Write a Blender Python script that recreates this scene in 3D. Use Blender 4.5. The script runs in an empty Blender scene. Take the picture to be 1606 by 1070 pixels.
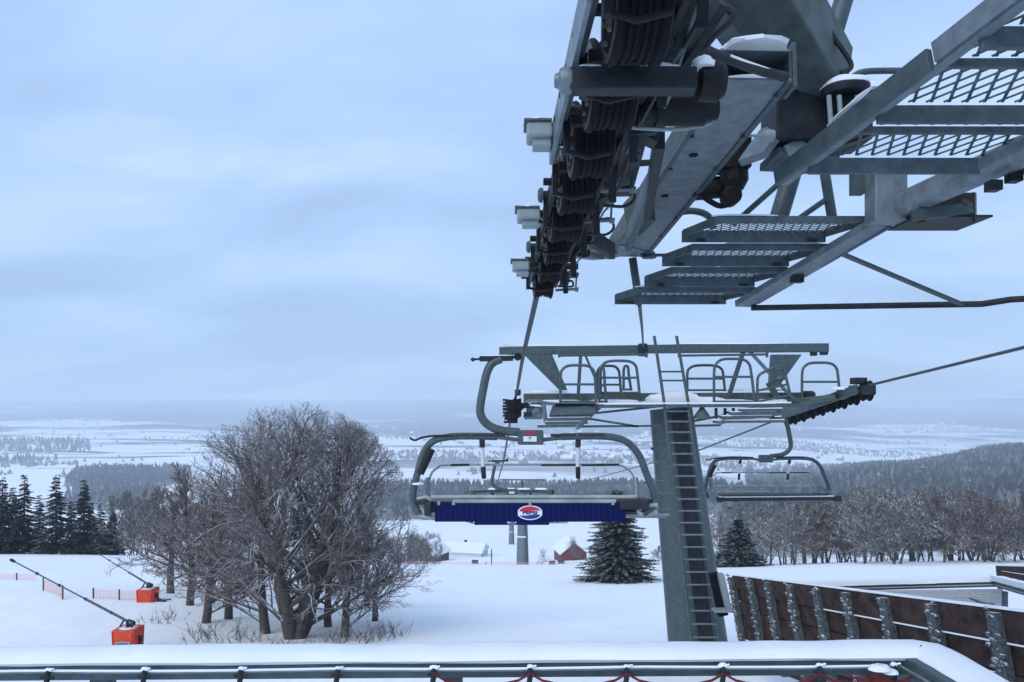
import bpy, math, random
import numpy as np
from mathutils import Vector, Matrix
R = math.radians
random.seed(7); rng = np.random.RandomState(7)
sc = bpy.context.scene
C = bpy.data.collections.new('scene'); sc.collection.children.link(C)

# ------------------------------------------------------------------ camera, sky, sun, exposure
F = 1200.0; CU = 803.0; CV = 632.0           # focal length, centre column and horizon row, in photo pixels
cam = bpy.data.objects.new('camera', bpy.data.cameras.new('camera')); C.objects.link(cam); sc.camera = cam
cam.location = (0, 0, 0); cam.rotation_euler = (R(90), 0, 0)
cam.data.sensor_width = 36.0; cam.data.lens = 36.0*F/1606.0
cam.data.shift_y = (CV-535.0)/1606.0
cam.data.clip_start = 0.05; cam.data.clip_end = 60000
SUN_EL, SUN_AZ = 38.0, 215.0
w = bpy.data.worlds.new("World"); sc.world = w; w.use_nodes = True
nt = w.node_tree; nt.nodes.clear()
def N(nt, t, **k):
    n = nt.nodes.new(t)
    for a, b in k.items():
        if a in n.inputs.keys() if hasattr(n.inputs, 'keys') else False: n.inputs[a].default_value = b
        else: setattr(n, a, b)
    return n
out = N(nt, 'ShaderNodeOutputWorld'); bg = N(nt, 'ShaderNodeBackground'); bg.inputs['Strength'].default_value = 0.1
sky = N(nt, 'ShaderNodeTexSky'); sky.sky_type = 'NISHITA'; sky.sun_disc = False
sky.sun_elevation = R(SUN_EL); sky.sun_rotation = R(SUN_AZ); sky.altitude = 700; sky.air_density = 1.2; sky.dust_density = 2.0
tc = N(nt, 'ShaderNodeTexCoord'); sep = N(nt, 'ShaderNodeSeparateXYZ')
nt.links.new(tc.outputs['Generated'], sep.inputs[0])
# clouds are laid out on a plane overhead: direction / (height + a bit)
mz = N(nt, 'ShaderNodeMath', operation='MAXIMUM'); nt.links.new(sep.outputs['Z'], mz.inputs[0]); mz.inputs[1].default_value = 0.0
az = N(nt, 'ShaderNodeMath', operation='ADD'); nt.links.new(mz.outputs[0], az.inputs[0]); az.inputs[1].default_value = 0.28
dx = N(nt, 'ShaderNodeMath', operation='DIVIDE'); nt.links.new(sep.outputs['X'], dx.inputs[0]); nt.links.new(az.outputs[0], dx.inputs[1])
dy = N(nt, 'ShaderNodeMath', operation='DIVIDE'); nt.links.new(sep.outputs['Y'], dy.inputs[0]); nt.links.new(az.outputs[0], dy.inputs[1])
cb = N(nt, 'ShaderNodeCombineXYZ'); nt.links.new(dx.outputs[0], cb.inputs[0]); nt.links.new(dy.outputs[0], cb.inputs[1])
mpn = N(nt, 'ShaderNodeMapping'); nt.links.new(cb.outputs[0], mpn.inputs[0]); mpn.inputs['Location'].default_value = (0.35, 0.9, 0); mpn.inputs['Scale'].default_value = (0.8, 1.5, 1)
no = N(nt, 'ShaderNodeTexNoise'); nt.links.new(mpn.outputs[0], no.inputs['Vector']); no.inputs['Scale'].default_value = 1.15
no.inputs['Detail'].default_value = 5.0; no.inputs['Roughness'].default_value = 0.5; no.inputs['Distortion'].default_value = 0.25
cr = N(nt, 'ShaderNodeValToRGB'); nt.links.new(no.outputs['Fac'], cr.inputs[0])
cr.color_ramp.elements[0].position = 0.38; cr.color_ramp.elements[0].color = (0.330, 0.470, 0.715, 1)
cr.color_ramp.elements[1].position = 0.66; cr.color_ramp.elements[1].color = (0.49, 0.655, 0.885, 1)
e = cr.color_ramp.elements.new(0.5); e.color = (0.380, 0.545, 0.840, 1)
sc10 = N(nt, 'ShaderNodeVectorMath', operation='SCALE'); nt.links.new(cr.outputs[0], sc10.inputs[0]); sc10.inputs['Scale'].default_value = 9.5
# overcast lies darker and greyer low over the horizon
rz = N(nt, 'ShaderNodeMapRange'); nt.links.new(sep.outputs['Z'], rz.inputs[0]); rz.inputs[1].default_value = -0.02; rz.inputs[2].default_value = 0.30
rz.inputs[3].default_value = 1.0; rz.inputs[4].default_value = 0.0; rz.interpolation_type = 'SMOOTHSTEP'
mxh = N(nt, 'ShaderNodeMix', data_type='RGBA', blend_type='MIX')
rzs = N(nt, 'ShaderNodeMath', operation='MULTIPLY'); nt.links.new(rz.outputs[0], rzs.inputs[0]); rzs.inputs[1].default_value = 0.6
nt.links.new(rzs.outputs[0], mxh.inputs['Factor']); nt.links.new(sc10.outputs[0], mxh.inputs['A']); mxh.inputs['B'].default_value = (2.95, 4.35, 6.5, 1)
mx = N(nt, 'ShaderNodeMix', data_type='RGBA', blend_type='MIX'); mx.inputs['Factor'].default_value = 0.93
nt.links.new(sky.outputs[0], mx.inputs['A']); nt.links.new(mxh.outputs['Result'], mx.inputs['B'])
nt.links.new(mx.outputs['Result'], bg.inputs['Color']); nt.links.new(bg.outputs[0], out.inputs[0])
sl = bpy.data.lights.new('sun', 'SUN'); sl.energy = 1.25; sl.angle = R(40); sl.color = (1.0, 0.96, 0.9)
so = bpy.data.objects.new('sun', sl); C.objects.link(so)
so.rotation_euler = (R(90-SUN_EL), 0, R(180-SUN_AZ))
sc.view_settings.view_transform = 'Standard'; sc.view_settings.look = 'None'; sc.view_settings.exposure = 0.44; sc.view_settings.gamma = 1.0
sc.cycles.max_bounces = 6; sc.cycles.volume_bounces = 1; sc.cycles.diffuse_bounces = 3; sc.cycles.transparent_max_bounces = 8

# ------------------------------------------------------------------ helpers
def P(u, v, Y): return Vector(((u-CU)/F*Y, Y, (CV-v)/F*Y))
def m_new(name):
    m = bpy.data.materials.new(name); m.use_nodes = True
    return m, m.node_tree, m.node_tree.nodes['Principled BSDF']
def mat(name, col, rough=0.6, metal=0.0, var=0.25, scale=8.0, snow=0.0, bump=0.0, spec=0.4, snow_lo=0.35, snow_hi=0.6):
    """Plain procedural material: base colour broken up by noise; snow = cover lying on upward-facing surfaces."""
    m, nt, b = m_new(name)
    b.inputs['Roughness'].default_value = rough; b.inputs['Metallic'].default_value = metal; b.inputs['Specular IOR Level'].default_value = spec
    tc = nt.nodes.new('ShaderNodeTexCoord')
    n = nt.nodes.new('ShaderNodeTexNoise'); n.inputs['Scale'].default_value = scale; n.inputs['Detail'].default_value = 5; n.inputs['Roughness'].default_value = 0.65
    nt.links.new(tc.outputs['Object'], n.inputs['Vector'])
    r = nt.nodes.new('ShaderNodeValToRGB'); nt.links.new(n.outputs['Fac'], r.inputs[0])
    r.color_ramp.elements[0].position = 0.3; r.color_ramp.elements[1].position = 0.7
    r.color_ramp.elements[0].color = tuple(c*(1-var) for c in col)+(1,)
    r.color_ramp.elements[1].color = tuple(min(1, c*(1+var)) for c in col)+(1,)
    last = r.outputs[0]
    if snow > 0:
        g = nt.nodes.new('ShaderNodeNewGeometry'); s = nt.nodes.new('ShaderNodeSeparateXYZ'); nt.links.new(g.outputs['True Normal'], s.inputs[0])
        n2 = nt.nodes.new('ShaderNodeTexNoise'); n2.inputs['Scale'].default_value = scale*0.6; n2.inputs['Detail'].default_value = 3
        nt.links.new(tc.outputs['Object'], n2.inputs['Vector'])
        a = nt.nodes.new('ShaderNodeMath'); a.operation = 'MULTIPLY_ADD'; nt.links.new(n2.outputs['Fac'], a.inputs[0]); a.inputs[1].default_value = 0.9
        nt.links.new(s.outputs['Z'], a.inputs[2])
        mr = nt.nodes.new('ShaderNodeMapRange'); nt.links.new(a.outputs[0], mr.inputs[0]); mr.inputs[1].default_value = snow_lo+0.45; mr.inputs[2].default_value = snow_hi+0.45
        mr.inputs[4].default_value = snow
        mxn = nt.nodes.new('ShaderNodeMix'); mxn.data_type = 'RGBA'; nt.links.new(mr.outputs[0], mxn.inputs['Factor'])
        nt.links.new(last, mxn.inputs['A']); mxn.inputs['B'].default_value = (0.8, 0.84, 0.88, 1); last = mxn.outputs['Result']
    nt.links.new(last, b.inputs['Base Color'])
    if bump > 0:
        bp = nt.nodes.new('ShaderNodeBump'); bp.inputs['Strength'].default_value = bump; bp.inputs['Distance'].default_value = 0.02
        nt.links.new(n.outputs['Fac'], bp.inputs['Height']); nt.links.new(bp.outputs[0], b.inputs['Normal'])
    return m
M = {}
M['steel'] = mat('painted_steel', (0.066, 0.092, 0.102), 0.5, 0.25, 0.28, 11, bump=0.12)
M['steel_light'] = mat('galvanised_steel', (0.16, 0.195, 0.22), 0.5, 0.4, 0.28, 12, bump=0.12)
M['steel_green'] = mat('green_grey_steel', (0.070, 0.092, 0.088), 0.55, 0.1, 0.35, 7, bump=0.1)
M['steel_dark'] = mat('dark_steel', (0.020, 0.025, 0.030), 0.55, 0.1, 0.5, 9, spec=.25)
M['grating'] = mat('grating_steel', (0.080, 0.108, 0.125), 0.55, 0.3, 0.3, 12)
M['rubber'] = mat('black_rubber', (0.006, 0.006, 0.010), 0.7, 0, 0.5, 20, spec=.15)
M['flange'] = mat('worn_flange_steel', (0.06, 0.052, 0.05), 0.5, 0.4, 0.7, 14)
M['grease'] = mat('greasy_iron', (0.010, 0.010, 0.012), 0.55, 0.1, 0.6, 16, spec=.25)
M['rust'] = mat('rusty_iron', (0.10, 0.055, 0.045), 0.8, 0.2, 0.5, 18)
M['rope'] = mat('steel_rope', (0.065, 0.085, 0.095), 0.6, 0.3, 0.3, 30)
M['plastic_grey'] = mat('pale_grey_plastic', (0.24, 0.285, 0.30), 0.55, 0, 0.15, 10)
M['white'] = mat('white_enamel', (0.7, 0.73, 0.75), 0.4, 0, 0.08, 10)
M['seatbar'] = mat('pale_seat_rail', (0.30, 0.35, 0.34), 0.5, 0, 0.3, 3)
M['black'] = mat('black_plastic', (0.018, 0.02, 0.024), 0.5, 0, 0.3, 12)
M['red'] = mat('red_sticker', (0.35, 0.02, 0.05), 0.5, 0, 0.15, 12)
M['logo_red'] = mat('logo_red', (0.60, 0.02, 0.06), 0.45, 0, 0.06, 12)
M['logo_blue'] = mat('logo_blue', (0.012, 0.03, 0.30), 0.45, 0, 0.1, 12)
M['logo_white'] = mat('logo_white', (0.75, 0.78, 0.84), 0.45, 0, 0.05, 12)
M['orange'] = mat('orange_padding', (0.62, 0.062, 0.02), 0.6, 0, 0.25, 5)
M['net_red'] = mat('red_net_rope', (0.13, 0.012, 0.02), 0.8, 0, 0.4, 30)
M['net_orange'] = mat('orange_net', (0.75, 0.36, 0.34), 0.8, 0, 0.2, 30)
M['net_grey'] = mat('grey_net', (0.36, 0.38, 0.40), 0.8, 0, 0.2, 30)
M['bark'] = mat('bark', (0.075, 0.063, 0.060), 0.9, 0, 0.4, 6, snow=0.9, snow_lo=0.52, snow_hi=0.80)
M['twig'] = mat('twig_bark', (0.145, 0.128, 0.125), 0.9, 0, 0.35, 4, snow=0.8, snow_lo=0.60, snow_hi=0.92)
M['twig_red'] = mat('reddish_twig_bark', (0.125, 0.090, 0.088), 0.9, 0, 0.4, 4, snow=0.7, snow_lo=0.66, snow_hi=1.05)
M['twig_far'] = mat('far_twig_bark', (0.145, 0.132, 0.118), 0.9, 0, 0.4, 3, snow=0.8, snow_lo=0.50, snow_hi=0.9)
M['twig_olive'] = mat('olive_twig_bark', (0.115, 0.115, 0.095), 0.9, 0, 0.4, 3, snow=0.8, snow_lo=0.48, snow_hi=0.9)
M['needle'] = mat('spruce_needles', (0.020, 0.036, 0.034), 0.85, 0, 0.5, 5, snow=0.65, snow_lo=0.84, snow_hi=1.18)
M['needle_far'] = mat('dark_spruce_needles', (0.016, 0.030, 0.030), 0.85, 0, 0.5, 2, snow=0.45, snow_lo=0.85, snow_hi=1.25)
M['needle_mass'] = mat('forest_needles', (0.035, 0.046, 0.050), 0.9, 0, 0.6, 0.03, snow=0.5, snow_lo=0.25, snow_hi=0.9)
M['plank'] = mat('dark_red_planks', (0.042, 0.026, 0.023), 0.85, 0, 0.7, 5, spec=.2, bump=0.3)
M['plank_dark'] = mat('dark_brown_planks', (0.035, 0.015, 0.017), 0.8, 0, 0.4, 6)
M['frost'] = mat('frosted_post', (0.07, 0.085, 0.09), 0.8, 0, 0.8, 26, snow=0.75, snow_lo=0.25, snow_hi=0.8)
M['barn_red'] = mat('red_boarding', (0.15, 0.050, 0.046), 0.85, 0, 0.2, 2)
M['cabin_dark'] = mat('dark_boarding', (0.05, 0.05, 0.06), 0.85, 0, 0.3, 2)
M['render_white'] = mat('pale_render', (0.62, 0.67, 0.72), 0.85, 0, 0.1, 1)
M['house_wall'] = mat('far_house_wall', (0.28, 0.27, 0.26), 0.85, 0, 0.2, 1)
M['glass'] = mat('window_glass', (0.03, 0.04, 0.05), 0.15, 0, 0.2, 1)
def snow_mat(name, scale=3.0, strength=0.25, dist=0.05, col=(0.80, 0.84, 0.88)):
    m, nt, b = m_new(name)
    b.inputs['Roughness'].default_value = 0.7; b.inputs['Specular IOR Level'].default_value = 0.2
    tc = nt.nodes.new('ShaderNodeTexCoord'); n = nt.nodes.new('ShaderNodeTexNoise')
    n.inputs['Scale'].default_value = scale; n.inputs['Detail'].default_value = 6; nt.links.new(tc.outputs['Object'], n.inputs['Vector'])
    r = nt.nodes.new('ShaderNodeValToRGB'); nt.links.new(n.outputs['Fac'], r.inputs[0])
    r.color_ramp.elements[0].position = 0.3; r.color_ramp.elements[0].color = tuple(c*0.93 for c in col)+(1,)
    r.color_ramp.elements[1].position = 0.7; r.color_ramp.elements[1].color = col+(1,)
    nt.links.new(r.outputs[0], b.inputs['Base Color'])
    bp = nt.nodes.new('ShaderNodeBump'); bp.inputs['Strength'].default_value = strength; bp.inputs['Distance'].default_value = dist
    nt.links.new(n.outputs['Fac'], bp.inputs['Height']); nt.links.new(bp.outputs[0], b.inputs['Normal'])
    return m
M['snow'] = snow_mat('lying_snow', 6.0, 0.3, 0.03)

SPLIT = {'snow_cap', 'clamp', 'bolt', 'stud_bolt', 'end_plate', 'arm_mechanism', 'arm_lever', 'tread_clip', 'pad_bar', 'banner_clip', 'shelf_bracket', 'gusset', 'linkage', 'tie_bar', 'brace', 'arm_pad', 'arm', 'end_shackle', 'rocker_plate', 'snow_heap', 'collar', 'hub_flange', 'back_rail', 'footrest', 'drain_hole', 'flange_strip', 'web_plate', 'strap', 'peg', 'guide_finger', 'footing', 'seam', 'under_brace', 'drive_housing', 'switch_cover', 'stud', 'plank', 'snow_clump', 'hose_fitting', 'arm_flange'}
class MB:
    def __init__(s): s.v = []; s.f = []; s.g = []
    def add(s, vs, fs):
        k = len(s.v); s.g.append((len(s.v), len(s.v)+len(vs), len(s.f), len(s.f)+len(fs))); s.v += [Vector(p) for p in vs]; s.f += [tuple(i+k for i in f) for f in fs]; return s
    def hexa(s, a, b):   # two quads (lists of 4) -> closed prism
        return s.add(list(a)+list(b), [(3,2,1,0),(4,5,6,7),(0,1,5,4),(1,2,6,5),(2,3,7,6),(3,0,4,7)])
    def box(s, c, sz, rot=None):
        c = Vector(c); x, y, z = (q/2 for q in sz)
        pts = [Vector(p) for p in ((-x,-y,-z),(x,-y,-z),(x,y,-z),(-x,y,-z),(-x,-y,z),(x,-y,z),(x,y,z),(-x,y,z))]
        if rot is not None: pts = [rot @ p for p in pts]
        return s.add([c+p for p in pts], [(3,2,1,0),(4,5,6,7),(0,1,5,4),(1,2,6,5),(2,3,7,6),(3,0,4,7)])
    def bar(s, p, q, w, h, up=(0,0,1), w2=None, h2=None):
        p, q = Vector(p), Vector(q); d = (q-p).normalized(); up = Vector(up)
        sx = d.cross(up)
        if sx.length < 1e-4: sx = d.cross(Vector((1,0,0)))
        sx.normalize(); u = sx.cross(d).normalized(); w2 = w if w2 is None else w2; h2 = h if h2 is None else h2
        A = [p - sx*w/2 - u*h/2, p + sx*w/2 - u*h/2, p + sx*w/2 + u*h/2, p - sx*w/2 + u*h/2]
        B = [q - sx*w2/2 - u*h2/2, q + sx*w2/2 - u*h2/2, q + sx*w2/2 + u*h2/2, q - sx*w2/2 + u*h2/2]
        return s.hexa(A, B)
    def tube(s, pts, r, n=8, cap=True):
        pts = [Vector(p) for p in pts]; k = len(pts)
        rs = r if isinstance(r, (list, tuple)) else [r]*k
        d0 = (pts[1]-pts[0]).normalized(); a = d0.orthogonal().normalized(); base = len(s.v); vs = []; fs = []
        for i, p in enumerate(pts):
            if i == 0: d = d0
            elif i == k-1: d = (pts[i]-pts[i-1]).normalized()
            else: d = ((pts[i+1]-pts[i]).normalized()+(pts[i]-pts[i-1]).normalized()).normalized()
            a = (a - d*a.dot(d)).normalized(); b = d.cross(a)
            for j in range(n):
                t = 2*math.pi*j/n; vs.append(p + (a*math.cos(t)+b*math.sin(t))*rs[i])
        for i in range(k-1):
            for j in range(n):
                fs.append((i*n+j, i*n+(j+1)%n, (i+1)*n+(j+1)%n, (i+1)*n+j))
        if cap: fs.append(tuple(range(n-1, -1, -1))); fs.append(tuple((k-1)*n+j for j in range(n)))
        return s.add(vs, fs)
    def lathe(s, c, axis, prof, n=24):     # prof: (along axis, radius)
        c = Vector(c); ax = Vector(axis).normalized(); a = ax.orthogonal().normalized(); b = ax.cross(a); vs = []; fs = []
        for (h, r) in prof:
            for j in range(n):
                t = 2*math.pi*j/n; vs.append(c + ax*h + (a*math.cos(t)+b*math.sin(t))*max(r, 1e-4))
        for i in range(len(prof)-1):
            for j in range(n):
                fs.append((i*n+j, i*n+(j+1)%n, (i+1)*n+(j+1)%n, (i+1)*n+j))
        fs.append(tuple(range(n-1, -1, -1))); fs.append(tuple((len(prof)-1)*n+j for j in range(n)))
        return s.add(vs, fs)
    def lump(s, c, sz, n=12, m=5, jit=0.08, rot=0.0):   # low snow mound: flat below, rounded above
        c = Vector(c); vs = []; fs = []; cr_, sr_ = math.cos(rot), math.sin(rot)
        for i in range(m):
            t = i/(m-1)*math.pi/2
            for j in range(n):
                a = 2*math.pi*j/n; k = 1+random.uniform(-jit, jit)
                ca, sa = math.cos(a), math.sin(a)
                q = 0.75; ca = math.copysign(abs(ca)**q, ca); sa = math.copysign(abs(sa)**q, sa)
                x = ca*math.cos(t)**0.6*sz[0]/2*k; y = sa*math.cos(t)**0.6*sz[1]/2*k; z = math.sin(t)*sz[2]*k
                vs.append(c + Vector((x*cr_-y*sr_, x*sr_+y*cr_, z)))
        for i in range(m-1):
            for j in range(n):
                fs.append((i*n+j, i*n+(j+1)%n, (i+1)*n+(j+1)%n, (i+1)*n+j))
        fs.append(tuple(range(n-1, -1, -1))); fs.append(tuple((m-1)*n+j for j in range(n)))
        return s.add(vs, fs)
    def build(s, name, m, parent=None, smooth=False, bevel=0.0, label=None):
        if name in SPLIT and len(s.g) > 1:
            first = None
            for (v0, v1, f0, f1) in s.g:
                q = MB(); q.add(s.v[v0:v1], [tuple(i-v0 for i in f) for f in s.f[f0:f1]]); o = q.build(name, m, parent, smooth, bevel, label); first = first or o
            return first
        off = Vector((0, 0, 0)); r = parent
        while r is not None: off += r.location; r = r.parent
        me = bpy.data.meshes.new(name); me.from_pydata([tuple(p-off) for p in s.v], [], s.f)
        me.materials.append(M[m] if isinstance(m, str) else m)
        if smooth: me.shade_smooth() if hasattr(me, 'shade_smooth') else None
        o = bpy.data.objects.new(name, me); C.objects.link(o); o.parent = parent
        if smooth:
            md = o.modifiers.new('es', 'EDGE_SPLIT'); md.split_angle = R(40)
        if bevel > 0:
            md = o.modifiers.new('bv', 'BEVEL'); md.width = bevel; md.segments = 2; md.limit_method = 'ANGLE'
        if label: o['label'] = label
        return o
def tag(o, label=None, cat=None, group=None, kind=None):
    if label: o['label'] = label
    if cat: o['category'] = cat
    if group: o['group'] = group
    if kind: o['kind'] = kind
    return o
def thing(name, label, cat, loc=(0,0,0), group=None):
    o = bpy.data.objects.new(name, None); C.objects.link(o); o.location = loc; o.empty_display_size = 0.2
    return tag(o, label, cat, group)
def copy_tree(o, parent=None):
    c = o.copy(); C.objects.link(c); c.parent = parent
    for ch in list(o.children): copy_tree(ch, c)
    return c
def curve_pts(pts, n=6):      # Catmull-Rom through points
    pts = [Vector(p) for p in pts]; q = [pts[0]*2-pts[1]]+pts+[pts[-1]*2-pts[-2]]; res = []
    for i in range(1, len(q)-2):
        for k in range(n):
            t = k/n; a, b, c, d = q[i-1:i+3]
            res.append(0.5*((2*b)+(c-a)*t+(2*a-5*b+4*c-d)*t*t+(3*b-a-3*c+d)*t**3))
    return res+[pts[-1]]

# ------------------------------------------------------------------ ground
UC = [-400, 0, 230, 460, 800, 1000, 1200, 1400, 1606, 2000]
YS = [18, 26, 34, 45, 60, 75, 90, 110, 150, 200, 300, 450, 650, 900, 1300, 2000, 3000, 4500, 7000, 10000, 14000]
VT = {
-400: [1090,1010,940,902,875,868,876,886,880,862,842,822,800,775,740,702,676,656,640,630,634],
0:    [1085,1006,934,898,874,868,876,886,880,862,842,822,800,775,740,702,676,654,638,631,634],
230:  [1075,1003,938,902,880,871,876,886,880,862,842,822,800,775,742,704,677,655,639,631,634],
460:  [1050,1000,950,915,893,880,880,890,878,858,835,815,795,770,740,706,683,666,650,634,634],
800:  [1040,1000,962,930,908,895,885,896,880,853,830,812,795,768,738,706,684,668,654,637,634],
1000: [1030,990,955,927,906,893,885,890,874,852,828,808,788,764,742,708,686,668,654,637,634],
1200: [1020,985,945,915,896,886,883,884,868,850,825,800,776,764,757,716,690,668,652,634,634],
1400: [1005,965,928,905,891,882,880,880,865,848,820,790,758,738,733,730,702,668,650,630,634],
1606: [990,945,915,898,886,879,878,876,862,845,815,778,740,712,704,722,702,668,650,626,634],
2000: [980,935,905,890,880,875,872,870,858,840,808,770,725,695,688,715,700,668,650,622,634]}
VTa = np.array([VT[u] for u in UC], float)
Zt = -(VTa-CV)/F*np.array(YS)[None, :]
LY = np.log(np.array(YS, float))
def ground_z(x, y):
    x = np.asarray(x, float); y = np.asarray(y, float); yy = np.maximum(y, 18.0)
    u = CU + x/np.maximum(y, 18.0)*F
    ly = np.clip(np.log(yy), LY[0], LY[-1]); iy = np.clip(np.searchsorted(LY, ly)-1, 0, len(LY)-2)
    ty = (ly-LY[iy])/(LY[iy+1]-LY[iy])
    uc = np.clip(u, UC[0], UC[-1]); UA = np.array(UC, float); iu = np.clip(np.searchsorted(UA, uc)-1, 0, len(UA)-2)
    tu = (uc-UA[iu])/(UA[iu+1]-UA[iu]); tu = tu*tu*(3-2*tu)
    z = (Zt[iu, iy]*(1-ty)+Zt[iu, iy+1]*ty)*(1-tu)+(Zt[iu+1, iy]*(1-ty)+Zt[iu+1, iy+1]*ty)*tu
    near = np.clip((18.0-y)/18.0, 0, 4)
    return z + near*0.9
def gz(x, y): return float(ground_z(x, y))
def G(u, Y):   # ground point at photo column u and depth Y
    x = (u-CU)/F*Y; return Vector((x, Y, gz(x, Y)))
ths = np.linspace(-1.25, 1.25, 361)          # tangent fan, wider than the view
rr = np.concatenate([np.linspace(-6, 18, 25), np.exp(np.linspace(math.log(18.6), math.log(14000), 260))])
T, YY = np.meshgrid(ths, rr)
XX = T*(np.maximum(YY, 0)+26.0)
ZZ = ground_z(XX, YY)
def vnoise(x, y, s, seed=0):
    x = x/s+seed*17.3; y = y/s+seed*9.1; xi = np.floor(x).astype(int); yi = np.floor(y).astype(int); fx = x-xi; fy = y-yi
    fx = fx*fx*(3-2*fx); fy = fy*fy*(3-2*fy)
    h = lambda a, b: (np.sin(a*127.1+b*311.7+seed*74.7)*43758.5453) % 1.0
    return (h(xi, yi)*(1-fx)+h(xi+1, yi)*fx)*(1-fy)+(h(xi, yi+1)*(1-fx)+h(xi+1, yi+1)*fx)*fy
def fbm(x, y, s, seed=0, o=3):
    r = 0; a = 0.5
    for k in range(o): r = r+a*vnoise(x, y, s/2**k, seed+k); a *= 0.5
    return r/(1-0.5**o)
def relief(x, y):
    return (fbm(x, y, 9.0, 3)-0.5)*0.35*np.clip(y/60, 0.15, 1) + (fbm(x, y, 400.0, 5)-0.5)*np.clip((y-500)/60, 0, 14)
_gz = ground_z
def ground_z(x, y): return _gz(x, y)+relief(np.asarray(x, float), np.asarray(y, float))
ZZ = ground_z(XX, YY)
nr, nc = XX.shape
vs = np.stack([XX, YY, ZZ], -1).reshape(-1, 3)
idx = np.arange(nr*nc).reshape(nr, nc)
fq = np.stack([idx[:-1, :-1], idx[:-1, 1:], idx[1:, 1:], idx[1:, :-1]], -1).reshape(-1, 4)
def np_mesh(name, vs, faces, m, smooth=False):
    me = bpy.data.meshes.new(name); nv = len(vs); nf, k = faces.shape
    me.vertices.add(nv); me.vertices.foreach_set('co', np.ascontiguousarray(vs, dtype=np.float32).ravel())
    me.loops.add(nf*k); me.loops.foreach_set('vertex_index', np.ascontiguousarray(faces, dtype=np.int32).ravel())
    me.polygons.add(nf); me.polygons.foreach_set('loop_start', np.arange(0, nf*k, k, dtype=np.int32))
    me.polygons.foreach_set('loop_total', np.full(nf, k, dtype=np.int32))
    if smooth: me.polygons.foreach_set('use_smooth', np.ones(nf, dtype=bool))
    me.materials.append(M[m] if isinstance(m, str) else m); me.update(calc_edges=True); me.validate()
    return me
def ground_material():
    m, nt, b = m_new('snow_ground'); b.inputs['Roughness'].default_value = 0.75; b.inputs['Specular IOR Level'].default_value = 0.15
    L = nt.links.new
    g = nt.nodes.new('ShaderNodeNewGeometry'); s = nt.nodes.new('ShaderNodeSeparateXYZ'); L(g.outputs['Position'], s.inputs[0])
    def noise(scale, det=4, rough=0.55, vec=None, stretch=None):
        n = nt.nodes.new('ShaderNodeTexNoise'); n.inputs['Scale'].default_value = scale; n.inputs['Detail'].default_value = det; n.inputs['Roughness'].default_value = rough
        mp = nt.nodes.new('ShaderNodeMapping'); L(g.outputs['Position'], mp.inputs[0])
        if stretch: mp.inputs['Scale'].default_value = stretch
        L(mp.outputs[0], n.inputs['Vector']); return n.outputs['Fac']
    def mr(inp, a, b_, c=0.0, d=1.0):
        n = nt.nodes.new('ShaderNodeMapRange'); L(inp, n.inputs[0]); n.inputs[1].default_value = a; n.inputs[2].default_value = b_; n.inputs[3].default_value = c; n.inputs[4].default_value = d; return n.outputs[0]
    def mul(a, b_):
        n = nt.nodes.new('ShaderNodeMath'); n.operation = 'MULTIPLY'; L(a, n.inputs[0]); L(b_, n.inputs[1]); return n.outputs[0]
    def mixc(f, a, b_):
        n = nt.nodes.new('ShaderNodeMix'); n.data_type = 'RGBA'; L(f, n.inputs['Factor'])
        if isinstance(a, tuple): n.inputs['A'].default_value = a
        else: L(a, n.inputs['A'])
        if isinstance(b_, tuple): n.inputs['B'].default_value = b_
        else: L(b_, n.inputs['B'])
        return n.outputs['Result']
    base = mixc(noise(0.4, 6), (0.82, 0.835, 0.85, 1), (0.90, 0.91, 0.92, 1))
    # land cover of the far plain: woods and hedges between snow fields
    far = mr(s.outputs['Y'], 900, 1700)
    woods = mr(noise(0.0009, 6, 0.6, stretch=(0.7, 1.3, 0)), 0.525, 0.56)
    vfar = mr(s.outputs['Y'], 3050, 3300)
    woods2 = mr(noise(0.0005, 6, 0.6, stretch=(1, 0.8, 0)), 0.40, 0.45)
    hedge = mr(noise(0.004, 4, 0.7, stretch=(0.35, 1.8, 0)), 0.575, 0.61)
    c = mixc(mul(far, hedge), base, (0.10, 0.12, 0.13, 1))
    c = mixc(mul(far, woods), c, (0.085, 0.10, 0.11, 1))
    c = mixc(mul(vfar, woods2), c, (0.045, 0.058, 0.075, 1))
    L(c, b.inputs['Base Color'])
    n1 = noise(1.2, 8, 0.6, stretch=(1, 0.5, 1)); n2 = noise(9, 4)
    n3 = noise(0.16, 5, 0.6, stretch=(1.6, 0.35, 1)); n4 = noise(2.2, 3, 0.5, stretch=(1.0, 0.04, 1))
    bp = nt.nodes.new('ShaderNodeBump'); bp.inputs['Strength'].default_value = 0.45; bp.inputs['Distance'].default_value = 0.12; L(n1, bp.inputs['Height'])
    bp2 = nt.nodes.new('ShaderNodeBump'); bp2.inputs['Strength'].default_value = 0.2; bp2.inputs['Distance'].default_value = 0.02; L(n2, bp2.inputs['Height']); L(bp.outputs[0], bp2.inputs['Normal'])
    bp3 = nt.nodes.new('ShaderNodeBump'); bp3.inputs['Strength'].default_value = 0.5; bp3.inputs['Distance'].default_value = 0.5; L(n3, bp3.inputs['Height'])
    bp4 = nt.nodes.new('ShaderNodeBump'); bp4.inputs['Strength'].default_value = 0.35; bp4.inputs['Distance'].default_value = 0.06; L(n4, bp4.inputs['Height']); L(bp3.outputs[0], bp4.inputs['Normal']); L(bp4.outputs[0], bp.inputs['Normal'])
    L(bp2.outputs[0], b.inputs['Normal'])
    return m
M['ground'] = ground_material()
go = bpy.data.objects.new('snow_ground', np_mesh('snow_ground', vs, fq, 'ground', True)); C.objects.link(go); tag(go, kind='structure')

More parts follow.
